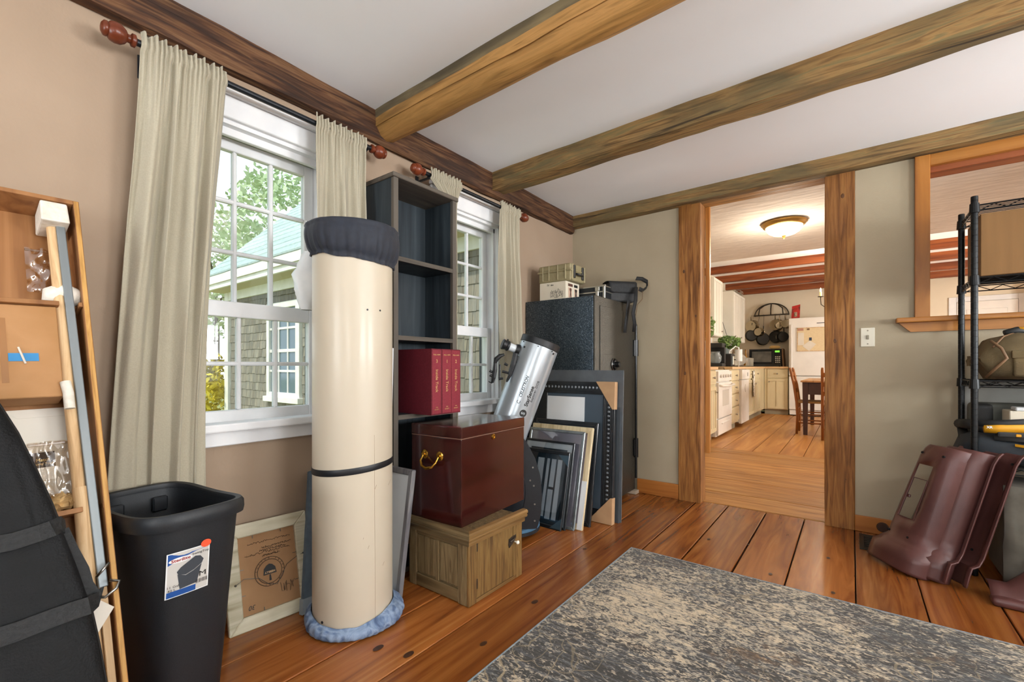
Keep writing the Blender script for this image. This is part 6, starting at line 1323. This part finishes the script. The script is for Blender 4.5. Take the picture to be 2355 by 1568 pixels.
for x, y, h, mt, lb in ((.10, 9.75, .30, 'bottle_amber', 'tall amber bottle near the microwave'), (.18, 9.86, .32, 'oil_gold', 'tall golden oil bottle next to the microwave')):
    o = thing('bottle', lb, 'bottle', (x, y, zc), group='bottles by the microwave'); B().lathe([(.03, 0), (.034, .01), (.034, h * .55), (.014, h * .75), (.013, h * .95), (.016, h)], 16, Matrix.Translation((x, y, zc))).obj('glass', mt, o, smooth=50); B().cyl((x, y, zc + h), (x, y, zc + h + .02), .015, n=12).obj('cap', 'leather_brown', o)
o = thing('faucet', 'curved steel faucet over the kitchen sink', 'faucet', (0, 8.4, zc)); B().tube([(-.1, 8.55, zc), (-.1, 8.55, zc + .22), (-.06, 8.55, zc + .30), (.04, 8.55, zc + .30), (.08, 8.55, zc + .24)], .012, 8).obj('spout', 'bright_alu', o, smooth=True); B().cyl((-.1, 8.55, zc), (-.1, 8.55, zc + .05), .025, n=14).obj('base', 'bright_alu', o)
# microwave
a, c = PY(1723, 801, 10.30), PY(1797, 801, 10.30); mw = thing('microwave', 'black microwave with green display in the counter corner', 'microwave', (a.x, 10.3, zc)); mz = a.z - .02
B().box((a.x, 10.30, zc + .008), (c.x, 10.68, mz), .006, 2).obj('body', 'tool_black', mw); W_ = c.x - a.x; md_ = B().box((a.x + .012, 10.288, zc + .055), (a.x + W_ * .74, 10.30, mz - .012), .004).obj('door', M('micro_door', '#15171a', .15), mw); B().box((a.x + .05, 10.285, zc + .09), (a.x + W_ * .70, 10.289, mz - .05), .002).obj('window', M('micro_glass', ['#4b4a46', '#6b6860'], .1), md_)
cp = B().box((a.x + W_ * .78, 10.288, zc + .055), (c.x - .01, 10.30, mz - .012), .003).obj('control_panel', 'micro_door', mw); B().box((a.x + W_ * .81, 10.285, mz - .07), (c.x - .03, 10.2885, mz - .035), .001).obj('display', M('display_green', '#7be04a', .4, emit=('#6fe03c', 1.2)), cp)
for i in range(3):
    for j in range(4): B().box((a.x + W_ * .815 + i * .032, 10.285, zc + .075 + j * .036), (a.x + W_ * .815 + i * .032 + .022, 10.2885, zc + .075 + j * .036 + .02), .001).obj('button', 'range_knob', cp)
for x in (a.x + .04, c.x - .04): B().cyl((x, 10.36, zc), (x, 10.36, zc + .01), .015, n=10).obj('foot', 'tool_black', mw)
o = thing('cutting_board', 'wooden cutting board standing between microwave and refrigerator', 'cutting board', (c.x + .03, 10.4, zc)); B().hexa([(c.x + .022, 10.28, zc), (c.x + .045, 10.28, zc), (c.x + .045, 10.62, zc), (c.x + .022, 10.62, zc)], [(c.x + .006, 10.28, zc + .36), (c.x + .024, 10.28, zc + .36), (c.x + .024, 10.62, zc + .36), (c.x + .006, 10.62, zc + .36)]).obj('board', 'leather_brown', o)
o = thing('bread_loaf', 'long pale bread loaf lying on top of the microwave', 'bread', (a.x + .4, 10.45, mz)); B().tube([(a.x + W_ * .60, 10.45, mz + .032), (a.x + W_ * .66, 10.45, mz + .036), (a.x + W_ * .88, 10.45, mz + .036), (a.x + W_ * .94, 10.45, mz + .032)], [.012, .034, .034, .012], 12).obj('loaf', M('bread', ['#c9a25c', '#d9b878'], .7, scale=9), o, smooth=True)
# refrigerator
fx0, fx1, fy = .885, 1.68, 10.13; rf = thing('refrigerator', 'white refrigerator with pin board on its door', 'refrigerator', (1.28, 10.45, 0)); fz = 1.87
B().box((fx0, fy + .06, .03), (fx1, 10.82, fz), .008, 2).obj('body', 'appliance_white', rf); ud = B().box((fx0, fy, .77), (fx1, fy + .055, fz), .012, 3).obj('upper_door', 'appliance_white', rf); B().box((fx0, fy, .12), (fx1, fy + .055, .755), .012, 3).obj('lower_door', 'appliance_white', rf); B().box((fx0 + .01, fy + .03, .02), (fx1 - .01, fy + .06, .11)).obj('grille', 'appliance_white', rf)
B().box((fx0 + .03, fy - .035, .82), (fx0 + .06, fy - .01, 1.75), .010, 2).obj('handle', 'appliance_white', ud); B().box((fx0 + .012, fy - .004, .756), (fx0 + .13, fy + .01, .771), .001).obj('hinge_trim', 'brass', rf)
for x in (fx0 + .06, fx1 - .06): B().cyl((x, fy + .1, 0), (x, fy + .1, .03), .02, n=10).obj('foot', 'tool_black', rf)
text('lettering', 'FRIGIDAIRE', .03, 'ink_black', axes((1.36, fy - .001, 1.76), (1, 0, 0), (0, 0, 1), (0, -1, 0)), ud) if 0 else B().box((1.33, fy - .002, 1.752), (1.47, fy, 1.764)).obj('name_plate', 'tool_black', ud)
q0, q1 = PY(1833, 754, fy), PY(1833, 808, fy); o = thing('pin_board', 'cork coloured board with notes on the refrigerator door', 'board', (q0.x, fy, q1.z)); B().box((q0.x, fy - .012, q1.z), (fx1 - .02, fy - .001, q0.z), .002).obj('board', M('cork', ['#dcc79f', '#e2cfa9'], .9, scale=40), o)
b = B()
for q in (((q0.x, q1.z), (fx1 - .02, q1.z + .012)), ((q0.x, q0.z - .012), (fx1 - .02, q0.z)), ((q0.x, q1.z), (q0.x + .012, q0.z))): b.box((q[0][0], fy - .016, q[0][1]), (q[1][0], fy - .012, q[1][1]))
b.obj('border', 'pole_wood', o)
for (u0, v0, u1, v1, mt, nm) in ((1835, 765, 1849, 794, 'paper_white', 'note'), (1856, 755, 1862, 759, 'leather_brown', 'magnet'), (1861, 776, 1867, 783, 'tool_navy', 'magnet'), (1835, 755, 1848, 761, 'print_salmon', 'note')):
    p0, p1 = PY(u0, v1, fy), PY(u1, v0, fy); B().box((p0.x, fy - .018, p0.z), (p1.x, fy - .0125, p1.z), .0005).obj(nm, mt, o)
pp = [PY(u, v, fy - .014) for u, v in ((1862, 783), (1877, 791), (1861, 807), (1845, 796))]; B().prism([(p.x, p.z) for p in pp], -(fy - .0125), -(fy - .0165), Matrix(((1, 0, 0, 0), (0, 0, -1, 0), (0, 1, 0, 0), (0, 0, 0, 1)))).obj('note', 'paper_white', o)
o = thing('snack_bag', 'red printed snack bag standing on top of the refrigerator', 'bag', (.98, 10.4, fz)); p0, p1 = PY(1820, 737, 10.4), PY(1839, 709, 10.4)
B().hexa([(p0.x, 10.37, fz), (p1.x, 10.37, fz), (p1.x, 10.45, fz), (p0.x, 10.45, fz)], [(p0.x + .01, 10.405, fz + .26), (p1.x + .01, 10.405, fz + .29), (p1.x + .01, 10.415, fz + .29), (p0.x + .01, 10.415, fz + .26)]).obj('pouch', M('snack_red', ['#b32420', '#c8332c', '#6b2a24'], .35, scale=11, pos=(.35, .65)), o); B().box((p0.x + .05, 10.366, fz + .05), (p1.x - .04, 10.372, fz + .14), .002).obj('print', M('snack_brown', ['#4a2a22', '#d8c0a0'], .4, scale=40), o)
# pot rack and pots
RY = 10.72; r0, r1, rt = PY(1734, 727, RY), PY(1813, 727, RY), PY(1772, 697, RY); rx = (r0.x + r1.x) / 2; rw2 = (r1.x - r0.x) / 2; rz = r0.z; rh = rt.z - rz
rk = thing('pot_rack', 'dark iron half round pot rack on the kitchen wall', 'pot rack', (rx, RY, rz)); M('iron_dark', ['#3a332b', '#4a4238'], .5, .7)
B().box((r0.x, RY - .03, rz - .012), (r1.x, RY - .018, rz + .014), .002).obj('front_bar', 'iron_dark', rk); B().tube([(rx + rw2 * math.cos(t), RY + .10, rz + rh * math.sin(t)) for t in [PI * i / 24 for i in range(25)]], .011, 8).obj('arch', 'iron_dark', rk, smooth=True)
for f in (-.72, 0, .72): B().tube([(rx + rw2 * f, RY - .024, rz), (rx + rw2 * f * .92, RY - .0, rz + rh * .55), (rx + rw2 * f * .55, RY + .05, rz + rh * .85), (rx + rw2 * f * .15, RY + .10, rz + rh * .99)], .011, 8).obj('rib', 'iron_dark', rk, smooth=True)
for f in (-.98, .98): B().tube([(rx + rw2 * f, RY - .02, rz), (rx + rw2 * f, RY + .12, rz)], .009, 6).obj('side_arm', 'iron_dark', rk)
M('pan_black', ['#1d1d1c', '#2c2b29'], .4, .4); M('pan_steel', ['#c4b9a2', '#aea38c'], .2, .95)
for i, (u, v, r, deep, mt, lb) in enumerate(((1726, 750, 13, .10, 'pan_steel', 'large steel saucepan at the end of the pot rack by the wall cabinet'), (1729, 771, 12, .05, 'pan_black', 'black skillet below the large steel saucepan'), (1743, 763, 9, .08, 'pan_steel', 'small steel saucepan hanging by its long handle'), (1755, 779, 13, .05, 'pan_black', 'dark round skillet, lowest on the pot rack'), (1782, 747, 13, .09, 'pan_steel', 'wide steel pot under the middle of the rack'), (1792, 748, 7.5, .05, 'pan_steel', 'small steel bowl in front of the wide steel pot'), (1781, 774, 13, .06, 'pan_black', 'black pan hanging under the wide steel pot'), (1802, 774, 11, .09, 'pan_black', 'black pot with steel rim near the refrigerator'), (1806, 744, 9, .08, 'pan_steel', 'steel pot hanging nearest the refrigerator'))):
    yy = RY - .045 - .05 * (i % 3) - deep * .5; p = PY(u, v, yy); R_ = r * 10.2 / 1033; o = thing('cooking_pot', lb, 'pot', (p.x, yy, p.z - R_), group='pots on the rack')
    PMx = axes(p, (1, 0, 0), (0, 0, 1), (0, -1, 0)) @ Matrix.Rotation(.35 * (1 if i % 2 else -1), 4, 'Y')
    B(PMx).lathe([(0, .004), (R_ * .86, .004), (R_ * .97, -deep * .5), (R_ * 1.02, -deep), (R_ * .97, -deep), (R_ * .9, -deep * .5), (R_ * .8, -.004), (0, -.004)], 28).obj('pan', mt, o, smooth=40)
    B(PMx).lathe([(R_ * .99, -deep + .004), (R_ * 1.05, -deep), (R_ * .99, -deep - .004)], 28, cap=False).obj('rim', 'pan_steel', o, smooth=40)
    top = min(rz - .01, p.z + R_ + .16); B().tube([(p.x, yy + deep * .7, p.z + R_ * .9), (p.x, yy + deep * .5, p.z + R_ + .05), (p.x + .006, yy + .01, max(top - .02, p.z + R_ + .06))], .009, 8).obj('handle', mt, o, smooth=True); B().tube([(p.x + .006, yy + .01, max(top - .02, p.z + R_ + .06)), (p.x + .01, RY - .028, rz - .01), (p.x + .006, RY - .024, rz + .022)], .003, 6).obj('hook', 'iron_dark', o)
# ---- table, chairs
wood('table_top', ['#9a6a3c', '#b58450', '#c39560'], 'Y', .4, scale=14, bump=.05); M('table_dark', ['#3c2016', '#4a291c'], .5, scale=10); wood('chair_wood', ['#6e3d17', '#8f5523', '#a4672e'], 'Z', .45, scale=16, bump=.05, rnd=.08)
tb = thing('dining_table', 'dining table with pale top and dark brown legs in the kitchen', 'table', (1.7, 8.1, 0))
for i in range(3): B().box((1.285 + .27 * i + .001, 7.36, .728), (1.285 + .27 * (i + 1) - .001, 8.9, .752), .003).obj('top_board', 'table_top', tb)
for x in (1.34, 1.985):
    for y in (7.42, 8.78): B().hexa([(x - .024, y - .024, 0), (x + .024, y - .024, 0), (x + .024, y + .024, 0), (x - .024, y + .024, 0)], [(x - .034, y - .034, .727), (x + .034, y - .034, .727), (x + .034, y + .034, .727), (x - .034, y + .034, .727)]).obj('leg', 'table_dark', tb)
for q in (((1.374, 7.40, .56), (1.951, 7.425, .727)), ((1.374, 8.775, .56), (1.951, 8.80, .727)), ((1.32, 7.454, .56), (1.345, 8.746, .727)), ((1.98, 7.454, .56), (2.005, 8.746, .727))): B().box(*q, .001).obj('apron', 'table_dark', tb)
def chair(label, m):
    c = thing('dining_chair', label, 'chair', mat=m, group='wooden dining chairs')
    for x in (-.19, .19):
        B().tube([(x, .0, 0), (x, .01, .25), (x, .0, .45), (x, -.03, .68), (x, -.075, .90), (x, -.085, .93)], [.016, .018, .019, .018, .017, .012], 10).obj('back_post', 'chair_wood', c, local=True, smooth=True)
        B().tube([(x * 1.08, .40, 0), (x * 1.08, .40, .45)], [.015, .019], 10).obj('leg', 'chair_wood', c, local=True, smooth=True)
        for z in (.16, .28): B().tube([(x, .005, z), (x * 1.08, .40, z)], .010, 8).obj('stretcher', 'chair_wood', c, local=True, smooth=True)
    for z, y in ((.14, .005), (.26, .008), (.36, .008)): B().tube([(-.19, y, z), (.19, y, z)], .010, 8).obj('stretcher', 'chair_wood', c, local=True)
    B().tube([(-.205, .40, .2), (.205, .40, .2)], .010, 8).obj('stretcher', 'chair_wood', c, local=True)
    B().hexa([(-.20, -.01, .435), (.20, -.01, .435), (.225, .43, .435), (-.225, .43, .435)], [(-.20, -.01, .462), (.20, -.01, .462), (.225, .43, .462), (-.225, .43, .462)]).obj('seat', M('rush_seat', ['#8a6636', '#a17d48'], .8, scale=30, stretch=(.2, 2, 1), bump=.3), c, local=True, bevel=.006)
    for z, y in ((.60, -.022), (.72, -.04), (.84, -.065)): B().grid([[(-.19 + .38 * i / 8, y - .018 * math.sin(PI * i / 8), z - .03) for i in range(9)], [(-.19 + .38 * i / 8, y - .006 - .018 * math.sin(PI * i / 8), z + .025 + .008 * math.sin(PI * i / 8)) for i in range(9)]]).obj('slat', 'chair_wood', c, local=True, solid=.012)
    return c
chair('ladder back wooden chair tucked under the long side of the table', axes((1.235, 7.64, 0), (0, -1, 0), (1, 0, 0), (0, 0, 1)))
chair('ladder back wooden chair at the table end facing the refrigerator', axes((1.745, 6.99, 0), (1, 0, 0), (0, 1, 0), (0, 0, 1)))
chair('ladder back wooden chair at the table end nearest the refrigerator', axes((1.76, 9.28, 0), (-1, 0, 0), (0, -1, 0), (0, 0, 1)))
# ---- chandelier
chn = thing('chandelier', 'lit candle chandelier with iron arms over the dining table', 'chandelier', (1.70, 7.52, 1.7)); M('bulb_glow', '#fff2cf', .3, emit=('#ffd27a', 30)); M('candle_cream', '#e8d9a8', .5, emit=('#ffcf70', .6))
B().tube([(1.70, 7.52, KZ), (1.70, 7.52, 1.86)], .006, 6).obj('stem', 'iron_dark', chn); B().lathe([(0, 1.74), (.02, 1.76), (.035, 1.80), (.02, 1.85), (.008, 1.88)], 16, Matrix.Translation((1.70, 7.52, 0))).obj('hub', 'iron_dark', chn, smooth=True)
for i in range(5):
    t = PI + .12 + i * 2 * PI / 5; ux, uy = math.cos(t), math.sin(t); P = lambda r, z: (1.70 + ux * r, 7.52 + uy * r, z)
    am = B().tube([P(.02, 1.80), P(.08, 1.765), (P(.14, 1.76)), P(.185, 1.80), P(.19, 1.87), P(.19, 1.905)], .0055, 8).obj('arm', 'iron_dark', chn, smooth=True)
    B().lathe([(.006, 1.90), (.034, 1.905), (.036, 1.912), (.012, 1.912)], 16, Matrix.Translation(P(.19, 0))).obj('drip_pan', 'iron_dark', am, smooth=30); B().cyl(P(.19, 1.912), P(.19, 1.975), .012, n=12).obj('candle', 'candle_cream', am, smooth=40); B().lathe([(0, 2.03), (.004, 2.022), (.009, 2.0), (.010, 1.988), (.006, 1.976), (0, 1.975)], 12, Matrix.Translation(P(.19, 0))).obj('bulb', 'bulb_glow', am, smooth=True)
cl_ = bpy.data.lights.new('chandelier_light', 'POINT'); cl_.energy = 22; cl_.color = WARM; cl_.shadow_soft_size = .15
co_ = bpy.data.objects.new('chandelier_light', cl_); COL.objects.link(co_); co_.parent = chn; co_.location = (0, 0, .38)
# ---- white door and cupboard seen through the pass-through
d1_ = struct(thing('door_1', None, None, (3.6, KY1, 0))); B().box((3.30, KY1 - .03, 0), (4.02, KY1 - .001, 2.05), .003).obj('leaf', 'appliance_white', d1_)
for z0, z1 in ((.2, .95), (1.1, 1.45), (1.52, 1.92)): B().box((3.42, KY1 - .038, z0), (3.90, KY1 - .029, z1), .008).obj('panel', 'appliance_white', d1_)
B().sphere((3.37, KY1 - .06, 1.2), .025, 12).obj('knob', 'iron_dark', d1_); b = B(); b.box((3.20, KY1 - .025, 0), (3.295, KY1 - .001, 2.14), .003); b.box((4.025, KY1 - .025, 0), (4.12, KY1 - .001, 2.14), .003); b.box((3.296, KY1 - .025, 2.055), (4.024, KY1 - .001, 2.14), .003); b.obj('casing', 'white_trim', d1_)
o = thing('tall_cupboard', 'tall white cupboard with dark edge beyond the pass-through', 'cupboard', (4.6, 10.6, 0)); B().box((4.22, 10.40, 0), (5.1, 10.84, 2.2), .005).obj('body', 'cab_white', o); B().box((4.20, 10.385, .05), (4.235, 10.41, 2.2), .002).obj('dark_edge', 'iron_dark', o); B().box((4.26, 10.385, .1), (4.66, 10.40, 2.15), .003).obj('door', 'cab_white', o); B().box((4.68, 10.385, .1), (5.08, 10.40, 2.15), .003).obj('door', 'cab_white', o)
